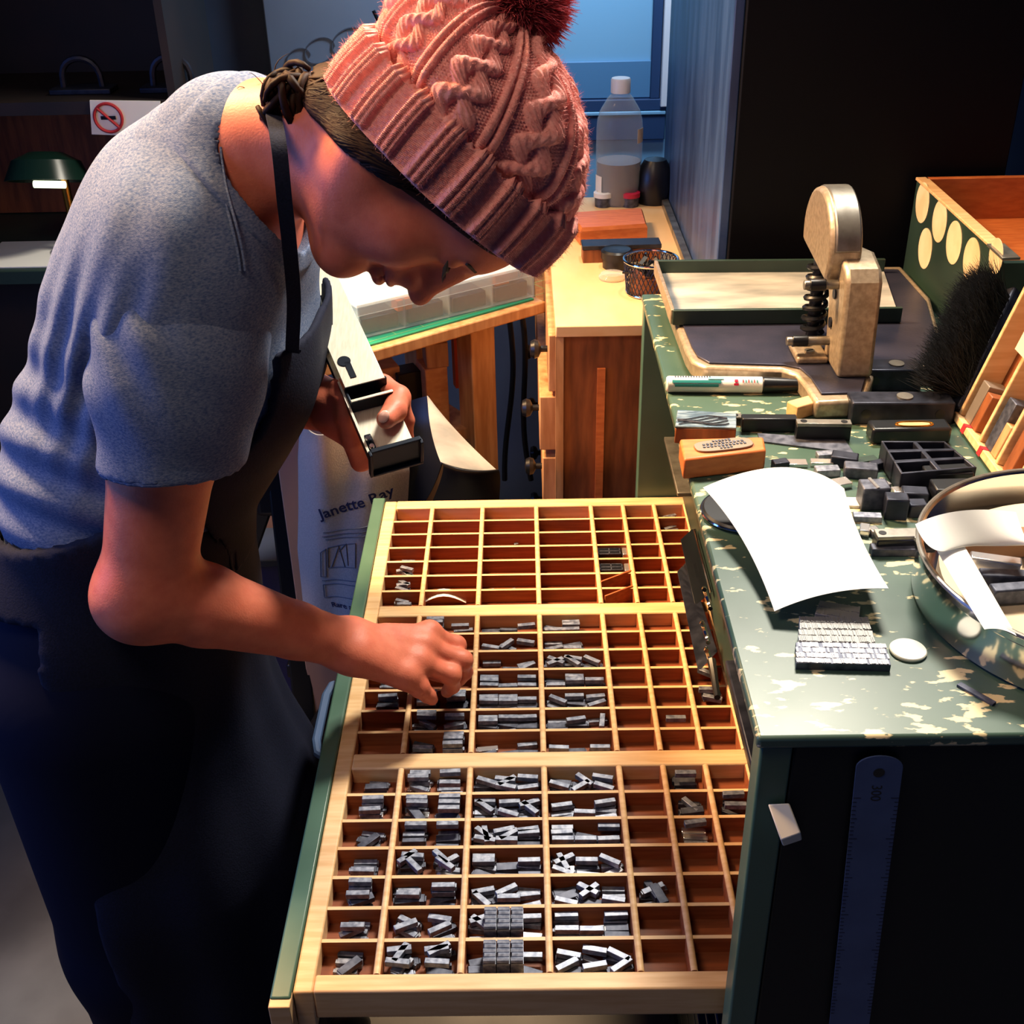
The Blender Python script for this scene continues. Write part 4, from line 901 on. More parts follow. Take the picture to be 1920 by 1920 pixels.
# composed type standing at the front
names = ['front', 'second', 'third', 'back']; hgt = .0065
for i, cs in enumerate((((1493, 1243), (1671, 1247), (1660, 1207), (1492, 1204)), ((1497, 1203), (1641, 1206), (1636, 1182), (1498, 1180)), ((1499, 1179), (1633, 1181), (1628, 1157), (1499, 1156)), ((1528, 1150), (1610, 1164), (1613, 1138), (1538, 1126)))):
    q = [on(x, y, ZT+hgt) for x, y in cs]; c = sum(q)/4; o = thing('type_line', '%s line of the composed metal type on the worktop' % names[i], 'line of type', (c[0], c[1], ZT), 'lines of composed type')
    MB().hexa([lift(v, ZT) for v in q], q).build('slug', m_facedull if i else m_typed, o, bev=.0004)  # front slug darker: the shadow on its edge is put into the metal
    mb = MB(); k = 44 if i < 3 else 20; rows = 4 if i == 0 else 2; Q = lambda u, v: q[0]*(1-u)*(1-v)+q[1]*u*(1-v)+q[2]*u*v+q[3]*(1-u)*v
    ey_ = nrm(q[3]-q[0]); ex_ = nrm(q[1]-q[0])
    for r_ in range(rows):
        wv = np.linalg.norm(q[3]-q[0])/rows
        for j in range(k):
            if rng.random() < .12: continue
            hh_ = .0004+.0004*rng.random(); wj = np.linalg.norm(q[1]-q[0])/k
            mb.box(Q((j+.5)/k, (r_+.5)/rows)+A([0, 0, hh_/2]), (wj*(.72+.28*rng.random()), wv*(.74+.2*rng.random()), hh_), np.stack([ex_, np.cross([0, 0, 1.], ex_), A([0, 0, 1.])], 1))
    mb.build('type_faces', m_facetype if i == 0 else m_facedull, o)
p = on(1702, 1222, ZT); tag(MB().lathe([(.0135, 0), (.0142, .0008), (.0142, .0022), (.0135, .003), (.0001, .003)], (p[0], p[1], ZT), 40).build('round_disc', m_disc), 'flat cream disc beside the composed type', 'disc')
# round black lid under the sheet of paper
p = on(1392, 962, ZT); o = thing('black_lid', 'round black lid with a bright rim under the sheet of paper', 'lid', (p[0], p[1], ZT))
MB().lathe([(.0, .0), (.036, 0), (.038, .004), (.036, .006), (.0, .006)], (p[0], p[1], ZT), 48).build('disc', m_black, o); t = np.linspace(0, 2*np.pi, 60); MB().tube(np.stack([p[0]+.0385*np.cos(t), p[1]+.0385*np.sin(t), ZT+.003+0*t], 1), .0014, 6).build('rim', m_chrome, o)
# curled sheet of paper
def patch(K, nu=26, nv=22, th=.0003):
    """biquadratic sheet through a 3x3 net of points"""
    K = A(K, float); u = np.linspace(0, 1, nu); v = np.linspace(0, 1, nv); Bq = lambda t: np.stack([2*(t-.5)*(t-1), 4*t*(1-t), 2*t*(t-.5)], 1)
    return MB().sheet(np.einsum('ui,vj,ijk->uvk', Bq(u), Bq(v), K), th)
K = [[on(1318, 914, ZT+.032), on(1470, 876, ZT+.046), on(1583, 916, ZT+.02)], [on(1392, 1012, ZT+.02), on(1490, 1000, ZT+.028), on(1612, 1003, ZT+.017)], [on(1452, 1146, ZT+.012), on(1556, 1112, ZT+.026), on(1666, 1103, ZT+.03)]]
tag(patch(K).build('paper_sheet', m_paper), 'curled blank white sheet of paper on the green worktop', 'paper')
# round tin with papers
c = A([.468, .79, ZT]); rt_ = .147; o = thing('round_tin', 'shiny round metal tin holding papers at the edge of the worktop', 'tin', c)
MB().lathe([(rt_-.004, 0), (rt_, .003), (rt_, .038), (rt_+.003, .041), (rt_+.003, .046), (rt_, .048), (rt_-.003, .046), (rt_-.004, .006), (.0, .006)], c, 96).build('tin_body', m_chrome, o)
t = np.linspace(0, 2*np.pi, 97); MB().tube(c+np.stack([(rt_+.001)*np.cos(t), (rt_+.001)*np.sin(t), .047+0*t], 1), .0022, 8).build('rolled_rim', m_steel, o)
tag(MB().lathe([(.0, 0), (.128, 0), (.128, .018), (.0, .018)], c+A([0, 0, .0065]), 60).build('paper_liner', m_paper2), 'round cream paper liner inside the tin', 'paper')
K = [[on(1716, 983, 1.188), on(1800, 958, 1.20), on(1905, 960, 1.19)], [on(1752, 1030, 1.186), on(1830, 1005, 1.185), on(1925, 1012, 1.185)], [on(1800, 1022, 1.178), on(1860, 1024, 1.178), on(1940, 1022, 1.18)]]
tag(patch(K).build('folded_paper', m_paper), 'folded white paper lying across the round tin', 'paper')
K = [[on(1745, 1010, 1.182), on(1775, 1012, 1.18), on(1806, 1020, 1.179)], [on(1790, 1090, 1.174), on(1820, 1090, 1.175), on(1850, 1095, 1.174)], [on(1846, 1180, 1.168), on(1876, 1180, 1.168), on(1906, 1192, 1.168)]]
tag(patch(K).build('paper_strip', m_paper), 'white paper strip hanging down into the round tin', 'paper')
slug('card_strip', 1870, 1036, 1.146, .09, .018, .02, .02, m_card, 'brown card strip inside the round tin', 'card')
for k, (x, y) in enumerate(((1862, 1072), (1880, 1100), (1900, 1125))): slug('type_slug', x, y, 1.146, .04, .012, .014, -.3+.2*k, m_typed if k else m_typef, '%s metal slug inside the round tin' % ('bright back', 'dull middle', 'dull front')[k], 'metal slug')
# steel rule and white magnet on the near side of the cabinet
q = [aty(x, y, .6365) for x, y in ((1604, 1436), (1556, 1900), (1632, 1900), (1692, 1436))]
o = thing('steel_rule', 'steel rule hanging on the dark side of the green cabinet', 'ruler', (.255, .634, .84))
ex = nrm(q[3]-q[0]); ez = nrm(q[0]-q[1]); hwid = np.linalg.norm(q[3]-q[0])/2; mid = (q[0]+q[3])/2; t = np.linspace(0, np.pi, 15)
pol = [(-hwid, -.30), (hwid, -.30)]+[(hwid*math.cos(a), .011*math.sin(a)) for a in t]
MB().prism(pol, .0006, .0018, mid, ex, ez).build('blade', m_rule, o, bev=.0002); MB().cyl(mid+ez*-.005-A([0, .0004, 0]), mid+ez*-.005-A([0, .0021, 0]), .0042, n=20).build('hang_hole', m_black, o)
v, f = text_mesh('300', .011); v = v-A([v[:, 0].mean(), 0, 0]); Mx = np.stack([-ez, ex, np.cross(-ez, ex)], 1)
ny = A([0, -1., 0]); MB().add(mid+ez*-.024+ex*-.004+(v[:, :1]*-ez+v[:, 1:2]*ex)+ny*.0020, f).build('rule_numbers', m_black, o, smooth=False)
mb = MB()
for i in range(60):
    for s in (-1, 1): L_ = .006 if i % 10 == 0 else (.0045 if i % 5 == 0 else .003); mb.box(mid-ez*(.03+.0042*i)+ex*s*(hwid-L_/2)+ny*.00195, (L_, .0002, .0004), np.stack([ex, A([0, 1., 0]), ez], 1))
mb.build('graduations', m_black, o)
q = [aty(x, y, .6365) for x, y in ((1440, 1508), (1468, 1586), (1504, 1574), (1480, 1506))]
o = thing('mounted_plate', 'small cream plate stuck to the dark side of the green cabinet', 'magnet', q[1]); MB().hexa([v+ny*.0005 for v in q], [aty(1440, 1508, .633), aty(1464, 1576, .616), aty(1502, 1562, .616), aty(1480, 1506, .633)]).build('plate', m_disc, o, bev=.001)

# ------------------------------------------------------------------ right-hand end of the worktop
o = thing('wooden_box', 'open wooden box with a dark green side and cream round stickers', 'box', (.66, 1.45, ZT)); zt = 1.256
MB().mm((.535, 1.30, ZT), (.545, 1.596, zt-.004)).build('side_panel', m_greendark, o, bev=.001); MB().mm((.533, 1.30, zt-.004), (.549, 1.596, zt)).build('rim', m_case, o, bev=.001)
MB().mm((.545, 1.586, ZT), (.80, 1.596, zt)).build('back_panel', m_block, o, bev=.001); MB().mm((.545, 1.30, ZT), (.80, 1.31, zt-.02)).build('front_panel', m_greendark, o); MB().mm((.545, 1.31, ZT), (.79, 1.586, ZT+.08)).build('floor_panel', m_block, o); MB().mm((.79, 1.30, ZT), (.80, 1.596, zt)).build('end_panel', m_brown, o)
MB().box((.5405, 1.285, zt-.001), (.02, .05, .003)).build('metal_bracket', m_steel, o, bev=.0005)
for x, y in ((1730, 380), (1762, 415), (1789, 455), (1822, 488), (1735, 466), (1868, 480)):
    p = atx(x, y, .5349); MB().cyl((.5349, p[1], p[2]), (.5343, p[1], p[2]), .0265 if x < 1850 else .02, n=30).build('round_sticker', m_circle, o)
# bench brush
p1, p2 = A([.466, 1.152, 1.134]), A([.537, 1.252, 1.208]); o = thing('bench_brush', 'black bristle bench brush leaning against the wooden box', 'brush', (.5, 1.18, ZT)); d = nrm(p2-p1)
bd_ = nrm(A([-.55, .15, .75])-d*(A([-.55, .15, .75])@d)); cr = np.cross(d, bd_)
MB().box((p1+p2)/2, (np.linalg.norm(p2-p1)+.03, .012, .03), np.stack([d, bd_, cr], 1)).build('back', m_iron, o, bev=.003)
n_ = 7000; s = rng.random(n_); Pb = p1+(p2-p1)*s[:, None]+cr*((rng.random(n_)-.5)*.026)[:, None]; Db = bd_+rng.normal(size=(n_, 3))*.16; Db /= np.linalg.norm(Db, axis=1)[:, None]
vs, F3 = fibres(Pb, Db, .05+.012*rng.random(n_), .0005, .15); np_mesh('bristles', vs, F3, m_blacksoft, o)
# upright rack of wood letters
RK = thing('letter_rack', 'pale wooden rack of wood letters standing at the right end of the worktop', 'rack', (.48, 1.02, ZT)); ru = nrm(A([.28, 0, .96])); rn = nrm(A([-.96, 0, .28]))
def rb(mb, y0, y1, u0, u1, n0, n1):
    q = [A([.462, y, ZT+.006])+ru*u+rn*k for y, u, k in ((y0, u0, n0), (y1, u0, n0), (y1, u0, n1), (y0, u0, n1))]; r_ = [v+ru*(u1-u0) for v in q]; return mb.hexa(q, r_)
rb(MB(), .955, 1.135, 0, .26, -.03, -.026).build('back_board', m_brown, RK); rb(MB(), .955, 1.135, -.004, .004, -.026, .004).build('bottom_rail', m_case, RK, bev=.001)
for y in (1.068, 1.02, .972, 1.13): rb(MB(), y-.003, y+.003, .004, .25, -.026, .0).build('upright', m_case, RK, bev=.001)
for y in (1.1, 1.05, .99): rb(MB(), y-.004, y+.004, -.0045, .0045, -.003, .0045).build('red_mark', m_redprint, RK)
wl = [(1.112, .03, .05, m_plate, 'grey-faced wood letter'), (1.095, .024, .045, m_brown, 'dark tan wood letter'), (1.05, .03, .06, m_typed, 'dark faced wood letter'), (1.035, .022, .04, m_oak, 'short tan wood letter'), (1.0, .028, .055, m_brown, 'brown wood letter')]
for y, w_, h_, m, lab in wl: tag(rb(MB(), y-w_*.3, y+w_*.3, .0045, h_, -.024, -.002).build('wood_letter', m, bev=.001), lab+' standing in the rack', 'wood letter', 'wood letters in the rack')
tag(rb(MB(), 1.05, 1.085, .10, .135, .001, .003).build('index_card', m_paper2), 'cream card clipped to the front of the letter rack', 'card')

# ------------------------------------------------------------------ tall dark cabinet and the wooden drawer bench behind
o = thing('tall_cabinet', 'tall black cabinet with a chipped blue side, behind the green cabinet', 'cabinet', (.45, 1.95, 0))
MB().mm((.276, 1.62, 0), (.29, 2.3, 2.1)).build('side_panel', m_cabside, o, bev=.002); MB().mm((.29, 1.612, 0), (.66, 1.63, 2.1)).build('front_door', m_cabfront, o, bev=.002); MB().mm((.29, 1.63, 0), (.66, 2.3, 2.1)).build('carcass', m_cabfront, o)
DB = thing('drawer_bench', 'pale wood-topped bench with black-knobbed drawers, behind the green cabinet', 'drawer bench', (.16, 1.93, 0))
MB().mm((.046, 1.597, ZB-.018), (.272, 2.255, ZB)).build('bench_top', m_bench, DB, bev=.002); MB().mm((.054, 1.605, 0), (.272, 1.618, ZB-.018)).build('end_panel', m_brown, DB); MB().mm((.075, 1.618, 0), (.272, 2.25, ZB-.018)).build('carcass', m_brown, DB)
MB().mm((.046, 1.600, 0), (.058, 1.606, ZB-.018)).build('stile', m_oak, DB); MB().mm((.108, 1.600, .1), (.12, 1.605, .98)).build('batten', m_block, DB); MB().mm((.262, 1.6, ZB), (.274, 2.25, ZB+.012)).build('edge_strip', m_steel, DB)
for i, (z, dx) in enumerate(((.98, 0), (.88, .014), (.775, .01), (.66, .004), (.55, 0), (.44, 0))):
    d_ = MB().mm((.036-dx, 1.622, z-.046), (.054, 2.24, z+.046)).build('drawer', m_oak, DB, bev=.002)
    for y in (1.68, 2.15): MB().lathe([(.005, 0), (.005, .01), (.013, .014), (.015, .02), (.012, .026), (.0, .028)], (.036-dx, y, z), 18, A([[0, 0, -1.], [0, 1, 0], [1, 0, 0]])).build('knob', m_black, d_)
# things on the bench
o = thing('wooden_stamp', 'orange-brown wooden block with sloping top edges on the bench', 'wood block', on(1138, 440, ZB))
q = [on(1072, 452, ZB), on(1212, 442, ZB), on(1208, 412, ZB), on(1064, 420, ZB)]; q = [on(1088, 460, ZB), on(1213, 452, ZB), on(1204, 420, ZB), on(1064, 429, ZB)]
hb = .03; cq = sum(q)/4; MB().hexa(q, [v+A([0, 0, hb-.006]) for v in q]).hexa([v+A([0, 0, hb-.006]) for v in q], [cq+(v-cq)*.94+A([0, 0, hb]) for v in q]).build('block', m_block, o)
def bench_block(x, y, l, w_, h_, a, m, lab, cat='block', nm='wood_block'): p = on(x, y, ZB); return tag(MB().box((p[0], p[1]+w_/2, ZB+h_/2), (l, w_, h_), rotz(a)).build(nm, m, bev=.002), lab, cat)
bench_block(1166, 474, .1, .014, .02, .03, m_iron, 'narrow dark ink-stained block in front of the wooden stamp')
o = thing('ink_block', 'wooden block with a dark speckled top beside the black jar', 'block', on(1165, 492, ZB)); p = on(1165, 492, ZB)
MB().box((p[0], p[1]+.018, ZB+.011), (.128, .034, .022), rotz(.03)).build('block', m_brown, o, bev=.001); MB().box((p[0], p[1]+.018, ZB+.0255), (.13, .036, .007), rotz(.03)).build('dark_top', m_iron, o, bev=.001)
p = on(1156, 500, ZB); o = thing('black_jar', 'small black jar with a glossy lid on the bench', 'jar', (p[0], p[1], ZB)); MB().lathe([(0, 0), (.023, 0), (.023, .016), (0, .016)], (p[0], p[1], ZB), 32).build('body', m_black, o); MB().lathe([(0, .016), (.026, .016), (.026, .027), (.022, .03), (.018, .0285), (0, .0285)], (p[0], p[1], ZB), 32).build('lid', m_black, o)
p = on(1148, 522, ZB); tag(MB().lathe([(0, 0), (.021, 0), (.022, .004), (.018, .009), (.01, .011), (0, .011)], (p[0], p[1], ZB), 32).build('glass_lid', m_glasslid), 'small clear lid beside the wire mesh cup', 'lid')
p = on(1218, 548, ZB); o = thing('mesh_cup', 'round wire mesh cup of black clips on the bench', 'cup', (p[0], p[1], ZB)); mc_ = MB(); R0, R1, H_ = .036, .041, .05
for k in range(34):
    for s in (-1, 1):
        t = np.linspace(0, 1, 6); a = k*2*np.pi/34+s*t*.55; r = R0+(R1-R0)*t; mc_.tube(np.stack([p[0]+r*np.cos(a), p[1]+r*np.sin(a), ZB+.003+H_*t], 1), .00075, 4)
mc_.build('wire_mesh', m_iron, o); t = np.linspace(0, 2*np.pi, 49)
for r, z, q_ in ((R1, H_+.003, .0022), (R0, .003, .002)): MB().tube(np.stack([p[0]+r*np.cos(t), p[1]+r*np.sin(t), ZB+z+0*t], 1), q_, 8).build('rim', m_chrome, o)
MB().cyl((p[0], p[1], ZB), (p[0], p[1], ZB+.003), R0, n=32).build('base', m_iron, o); MB().cyl((p[0], p[1], ZB+.003), (p[0], p[1], ZB+.03), .031, n=24).build('liner', m_brown, o)
mb = MB()
for i in range(26): q = A([p[0], p[1], ZB+.034])+A([rng.normal()*.011, rng.normal()*.011, rng.random()*.012]); mb.box(q, (.016, .003, .006), axang(nrm(rng.normal(size=3)), rng.random()*3))
tag(mb.build('binder_clips', m_black), 'heap of small black clips in the mesh cup', 'clips', kind='stuff')
for x, mm_, lab in ((1131, m_white, 'white'), (1181, m_red, 'red')):
    p = on(x, 386, ZB); o = thing('paint_pot', 'small grey pot with a %s lid at the back of the bench' % lab, 'pot', (p[0], p[1], ZB)); MB().lathe([(0, 0), (.0155, 0), (.0165, .018), (0, .018)], (p[0], p[1], ZB), 24).build('pot', m_typed, o); MB().lathe([(0, .018), (.0185, .018), (.0185, .026), (.013, .028), (.012, .025), (0, .025)], (p[0], p[1], ZB), 24).build('lid', mm_, o)
p = on(1054, 432, ZB+.01); tag(MB().box((p[0]+.004, p[1], ZB+.014), (.03, .03, .028)).build('black_box', m_black, bev=.002), 'small black box left of the wooden stamp', 'box')
p = on(1157, 352, ZB); BX = p[0]-.006; BY = 2.22; o = thing('plastic_bottle', 'clear plastic bottle a third full, standing behind the bench pots', 'bottle', (BX, BY, ZB)); r = .043
MB().lathe([(0, .001), (r*.9, .0), (r, .008), (r, .05), (r*.97, .055), (r, .06), (r, .135), (r*.97, .15), (r*.86, .168), (r*.55, .19), (r*.34, .2), (r*.32, .215), (r*.32, .215), (0, .215)], (BX, BY, ZB), 40).build('shell', m_pet, o); MB().lathe([(0, .002), (r*.88, .002), (r*.95, .01), (r*.95, .078), (0, .078)], (BX, BY, ZB), 40).build('liquid', m_liquid, o)
MB().lathe([(0, .2), (r*.42, .2), (r*.42, .222), (r*.38, .225), (0, .225)], (BX, BY, ZB), 30).build('cap', m_white, o); MB().lathe([(r*1.01, .03), (r*1.012, .07)], (BX, BY, ZB), 24, None, 3.6, 4.2).build('label_scrap', m_paper, o) if False else None
t = np.linspace(3.35, 3.85, 6); MB().sheet(A([[(BX+(r+.0006)*math.cos(a), BY+(r+.0006)*math.sin(a), ZB+z) for a in t] for z in (.02, .055)]), .0004).build('white_label', m_paper, o); t = np.linspace(5.5, 6.0, 6); MB().sheet(A([[(BX+(r+.0006)*math.cos(a), BY+(r+.0006)*math.sin(a), ZB+z) for a in t] for z in (.115, .14)]), .0004).build('yellow_label', m_circle, o)
p = aty(1232, 330, 2.2); tag(MB().lathe([(0, 0), (.03, 0), (.036, .03), (.032, .06), (.02, .08), (0, .085)], (.25, 2.215, ZB), 28).build('black_canister', m_black), 'rounded black canister between the bottle and the tall cabinet', 'canister')

# ------------------------------------------------------------------ table with the cutting mat
e = nrm(A([.312, .229, 0])); pp = A([-e[1], e[0], 0]); Bc = A([.034, 1.836, 0]); Ac = Bc-e*.60
def tz(p, z): return A([p[0], p[1], z])
TB = thing('work_table', 'wood-edged work table under the green cutting mat', 'table', (-.3, 1.75, 0)); dpt = .36
q = [Ac, Bc, Bc+pp*dpt, Ac+pp*dpt]; MB().hexa([tz(v, ZM-.022) for v in q], [tz(v, ZM-.001) for v in q]).build('table_top', m_oak, TB, bev=.002)
q = [Ac-pp*.006, Bc-pp*.006, Bc, Ac]; MB().hexa([tz(v, ZM-.02) for v in q], [tz(v, ZM) for v in q]).build('edge_moulding', m_oak, TB, bev=.004)
def leg(c, nm='leg'): MB().box((c[0], c[1], (ZM-.022)/2), (.048, .044, ZM-.022), rotz(.63)).build(nm, m_oak, TB, bev=.002)
for c in (Bc-e*.105+pp*.05, Bc-e*.05+pp*(dpt-.04), Ac+e*.05+pp*(dpt-.04)): leg(c)
q = [Ac+e*.30+pp*.05, Bc-e*.1+pp*.05, Bc-e*.1+pp*.3, Ac+e*.30+pp*.3]; MB().hexa([tz(v, .765) for v in q], [tz(v, .785) for v in q]).build('lower_shelf', m_oak, TB)
q = [Ac+pp*.012+e*.1, Bc+pp*.012-e*.012, Bc+pp*.33-e*.012, Ac+pp*.33+e*.1]; mt_ = thing('cutting_mat', 'green cutting mat covering the work table', 'cutting mat', tz(sum(q)/4, ZM)); MB().hexa([tz(v, ZM-.0008) for v in q], [tz(v, ZM+.002) for v in q]).build('mat_sheet', m_mat, mt_)
mb = MB()
for s in np.arange(.03, .7, .05): mb.v.extend(bar(q[0]+e*s+pp*.01, q[0]+e*s+pp*.29, .0008, .0004, ZM+.002).v); mb.f += [tuple(i+mb.n for i in f) for f in MB().box((0, 0, 0), (1, 1, 1)).f] if False else [(3+mb.n, 2+mb.n, 1+mb.n, mb.n), (4+mb.n, 5+mb.n, 6+mb.n, 7+mb.n)]; mb.n += 8
for s in np.arange(.01, .3, .05): b_s = bar(q[0]+pp*s+e*.01, q[0]+pp*s+e*.7, .0008, .0004, ZM+.002); mb.v.extend(b_s.v); mb.f += [(3+mb.n, 2+mb.n, 1+mb.n, mb.n), (4+mb.n, 5+mb.n, 6+mb.n, 7+mb.n)]; mb.n += 8
mb.build('grid_lines', m_matline, mt_, smooth=False)
# compartment box
b0, b1_ = on(676, 636, ZM+.003), on(1002, 556, ZM+.003); be = nrm((b1_-b0)*A([1, 1, 0])); bpv = A([-be[1], be[0], 0]); Lb = np.linalg.norm((b1_-b0)[:2]); Wb = .17; hB = .052
PB = thing('compartment_box', 'frosted clear plastic compartment box on the green cutting mat', 'box', tz(b0+be*Lb/2+bpv*Wb/2, ZM+.002))
def lb(mb, x0, x1, y0, y1, z0, z1):
    q = [tz(b0+be*x+bpv*y, ZM+.002) for x, y in ((x0, y0), (x1, y0), (x1, y1), (x0, y1))]; return mb.hexa([v+A([0, 0, z0]) for v in q], [v+A([0, 0, z1]) for v in q])
tk = .002
for a in ((0, Lb, 0, tk, 0, hB), (0, Lb, Wb-tk, Wb, 0, hB), (0, tk, 0, Wb, 0, hB), (Lb-tk, Lb, 0, Wb, 0, hB), (0, Lb, 0, Wb, 0, tk)): lb(MB(), *a).build('wall', m_box, PB)
for s in (.25, .5, .75): lb(MB(), Lb*s-.001, Lb*s+.001, tk, Wb-tk, tk, hB-.004).build('partition', m_box, PB)
lb(MB(), tk, Lb-tk, Wb/2-.001, Wb/2+.001, tk, hB-.004).build('partition', m_box, PB)
lid = lb(MB(), -.004, Lb+.004, -.004, Wb+.004, hB, hB+.004).build('lid', m_box, PB, bev=.001); lb(MB(), -.004, Lb+.004, -.006, -.004, hB-.012, hB+.006).build('lid_rim', m_box, lid)
for i in range(4):
    for j in range(2):
        x0 = Lb*(i+.1)/4; y0 = Wb*(j+.1)/2
        tag(lb(MB(), x0, x0+Lb*.2, y0, y0+Wb*.38, .003, .028).build('dark_blocks', m_iron, bev=.002), 'dark blocks in compartment %d of the %s row of the clear box' % (i+1, ('front', 'back')[j]), 'blocks', 'dark blocks in the clear box')
for x0, y0, lab in ((.215*Lb, .004, 'small wooden bit in the left end of the clear box'), (.79*Lb, .012, 'wooden bit in the right end of the clear box'), (.88*Lb, .03, 'wooden offcut in the right end of the clear box')): tag(lb(MB(), x0, x0+.026, y0, y0+.022, .0285, .046).build('wooden_bit', m_block, bev=.001), lab, 'wood bit')
# white plastic bag behind the chin
W0 = on(575, 600, ZM+.003); gx, gy = np.meshgrid(np.linspace(0, 1, 30), np.linspace(0, 1, 24), indexing='ij')
hb = .012+.06*np.sin(np.pi*gx)**.5*np.sin(np.pi*gy)**.6*(.75+.25*np.sin(gx*9+gy*5))+.006*np.sin(gx*23+gy*11); ed = np.minimum(np.minimum(gx, 1-gx), np.minimum(gy, 1-gy)); hb = np.where(ed < .02, .003, hb)
c0 = b0-be*.19+bpv*.11; Pg = (c0+be*((gx-.0)*.15+.012*np.sin(gy*8))[..., None]+bpv*((gy)*.2+.01*np.sin(gx*7))[..., None]); Pg[..., 2] = ZM+.003+hb
tag(MB().sheet(Pg, .0006).build('plastic_bag', m_bag), 'crumpled white plastic bag on the mat behind the chin of the person', 'bag')
# under and behind the table
zsx = .785
for (x, y, w_, d_, h_, m, lab) in ((716, 700, .05, .05, .11, m_offcut, 'angled pale block on the shelf under the table'), (760, 690, .042, .04, .10, m_black, 'black metal fitting behind the pale block under the table'), (812, 740, .04, .05, .11, m_offcut, 'stack-like tall pine block under the table')):
    p = aty(x, y, 1.83); tag(MB().box((p[0], 1.83, zsx+h_/2), (w_, d_, h_), rotz(.4)).build('wood_offcut', m, bev=.002), lab, 'offcut')
p = aty(812, 640, 1.8); tag(MB().box((p[0], 1.83, zsx+.11+.022), (.038, .048, .044), rotz(.2)).build('wood_offcut', m_oak, bev=.002), 'square oak block on top of the tall pine block under the table', 'offcut')
tag(MB().box((-.105, 1.98, .865), (.05, .02, .16), rotz(.3)).build('orange_board', m_orange), 'orange board standing under the table', 'board')
bk = MB().mm((-.9, 2.28, 0), (.04, 2.33, .96)).build('metal_screen', m_blue, bev=.003); tag(bk, 'blue-grey metal panel standing behind the work table', 'panel')
for k, xx in enumerate((954, 972)):
    t = np.linspace(0, 1, 14); y0, y1 = (590, 900); base_ = [aty(xx+(8*math.sin(q_*5+k))+(-18 if k else 0)*q_*0+k*26*q_, y0+(y1-y0)*q_, 2.1) for q_ in t]
    tag(MB().tube(base_, .0055, 8).build('cable', m_black), ('straight' if k == 0 else 'curving')+' black cable hanging beside the table leg', 'cable')
# black sheet with a grey back curling under the table
tq = np.linspace(0, 1, 24); rows = []
gL = [aty(776, 752, 1.78), aty(790, 800, 1.72), aty(820, 868, 1.66), aty(880, 905, 1.64), aty(928, 912, 1.66)]; 
K = [[aty(802, 742, 1.66), aty(808, 750, 1.66), aty(814, 758, 1.66)], [aty(808, 806, 1.63), aty(838, 812, 1.63), aty(866, 818, 1.64)], [aty(826, 866, 1.60), aty(878, 880, 1.60), aty(930, 880, 1.62)]]
RL = thing('rubber_sheet', 'black rubber sheet with a grey back curling over under the table', 'sheet', (-.12, 1.75, .6))
patch(K, th=.002).build('grey_back', m_paper2 if False else m_galley, RL)
K2 = [[aty(730, 770, 1.67), aty(768, 752, 1.67), aty(804, 742, 1.664)], [aty(730, 870, 1.64), aty(770, 850, 1.64), aty(812, 806, 1.634)], [aty(736, 985, 1.64), aty(790, 950, 1.62), aty(829, 866, 1.604)]]
patch(K2, th=.002).build('black_face', m_black, RL); K3 = [[aty(827, 867, 1.598), aty(878, 881, 1.598), aty(931, 881, 1.618)], [aty(826, 900, 1.603), aty(880, 908, 1.60), aty(938, 900, 1.62)], [aty(790, 985, 1.65), aty(870, 985, 1.64), aty(932, 975, 1.64)]]
patch(K3, th=.002).build('rolled_edge', m_black, RL); MB().mm((-.22, 1.64, 0), (-.05, 1.643, .62)).build('hanging_length', m_black, RL)
# canvas tote bag
TG = thing('tote_bag', 'natural canvas tote bag with navy lettering hanging under the table', 'bag', (-.27, 1.6, .5)); 
def tote_y(X, Z): return 1.585+.012*np.sin(X*38+1.2+Z*3)+.006*np.sin(X*75-Z*11)+.02*np.clip((.86-Z)*.3, 0, 1)
edgeL = [(802, 566), (840, 556), (880, 553), (980, 553), (1060, 551), (1150, 562), (1260, 572)]; edgeR = [(792, 668), (822, 735), (860, 752), (900, 764), (960, 760), (1100, 745), (1260, 730)]
NUu, NVv = 40, 60; Pt = np.zeros((NUu, NVv, 3))
for j, tt in enumerate(np.linspace(0, 1, NVv)):
    yy = 805+(1255-805)*tt; xl = np.interp(yy, [a for a, b in edgeL], [b for a, b in edgeL]); xr = np.interp(yy, [a for a, b in edgeR], [b for a, b in edgeR])
    for i, s in enumerate(np.linspace(0, 1, NUu)):
        p = aty(xl+(xr-xl)*s, yy, 1.585); Pt[i, j] = (p[0], tote_y(p[0], p[2])+.03*abs(2*s-1)**4, p[2])
MB().sheet(Pt, .002).build('bag_body', m_canvas, TG); 
MB().tube([aty(640, 812, 1.6), aty(655, 770, 1.63), aty(690, 750, 1.66), aty(712, 790, 1.63), aty(716, 826, 1.6)], .007, 8, r2=.25).build('handle_strap', m_canvas, TG)
def print_on(txt, size, ang_, x, y, m, nm):
    v, f = text_mesh(txt, size, size*.018); o0 = aty(x, y, 1.585); c, s = math.cos(ang_), math.sin(ang_)
    X = o0[0]+v[:, 0]*c-v[:, 1]*s; Z = o0[2]+v[:, 0]*s+v[:, 1]*c; me = MB().add(np.stack([X, tote_y(X, Z)-.0032, Z], 1), f); me.build(nm, m, TG, smooth=False)
print_on('Janette Ray', .026, .22, 604, 964, m_navyprint, 'printed_name'); print_on('Rare and', .0145, .16, 622, 1140, m_navyprint, 'printed_line'); print_on('books', .0145, .14, 645, 1172, m_navyprint, 'printed_line') if False else None
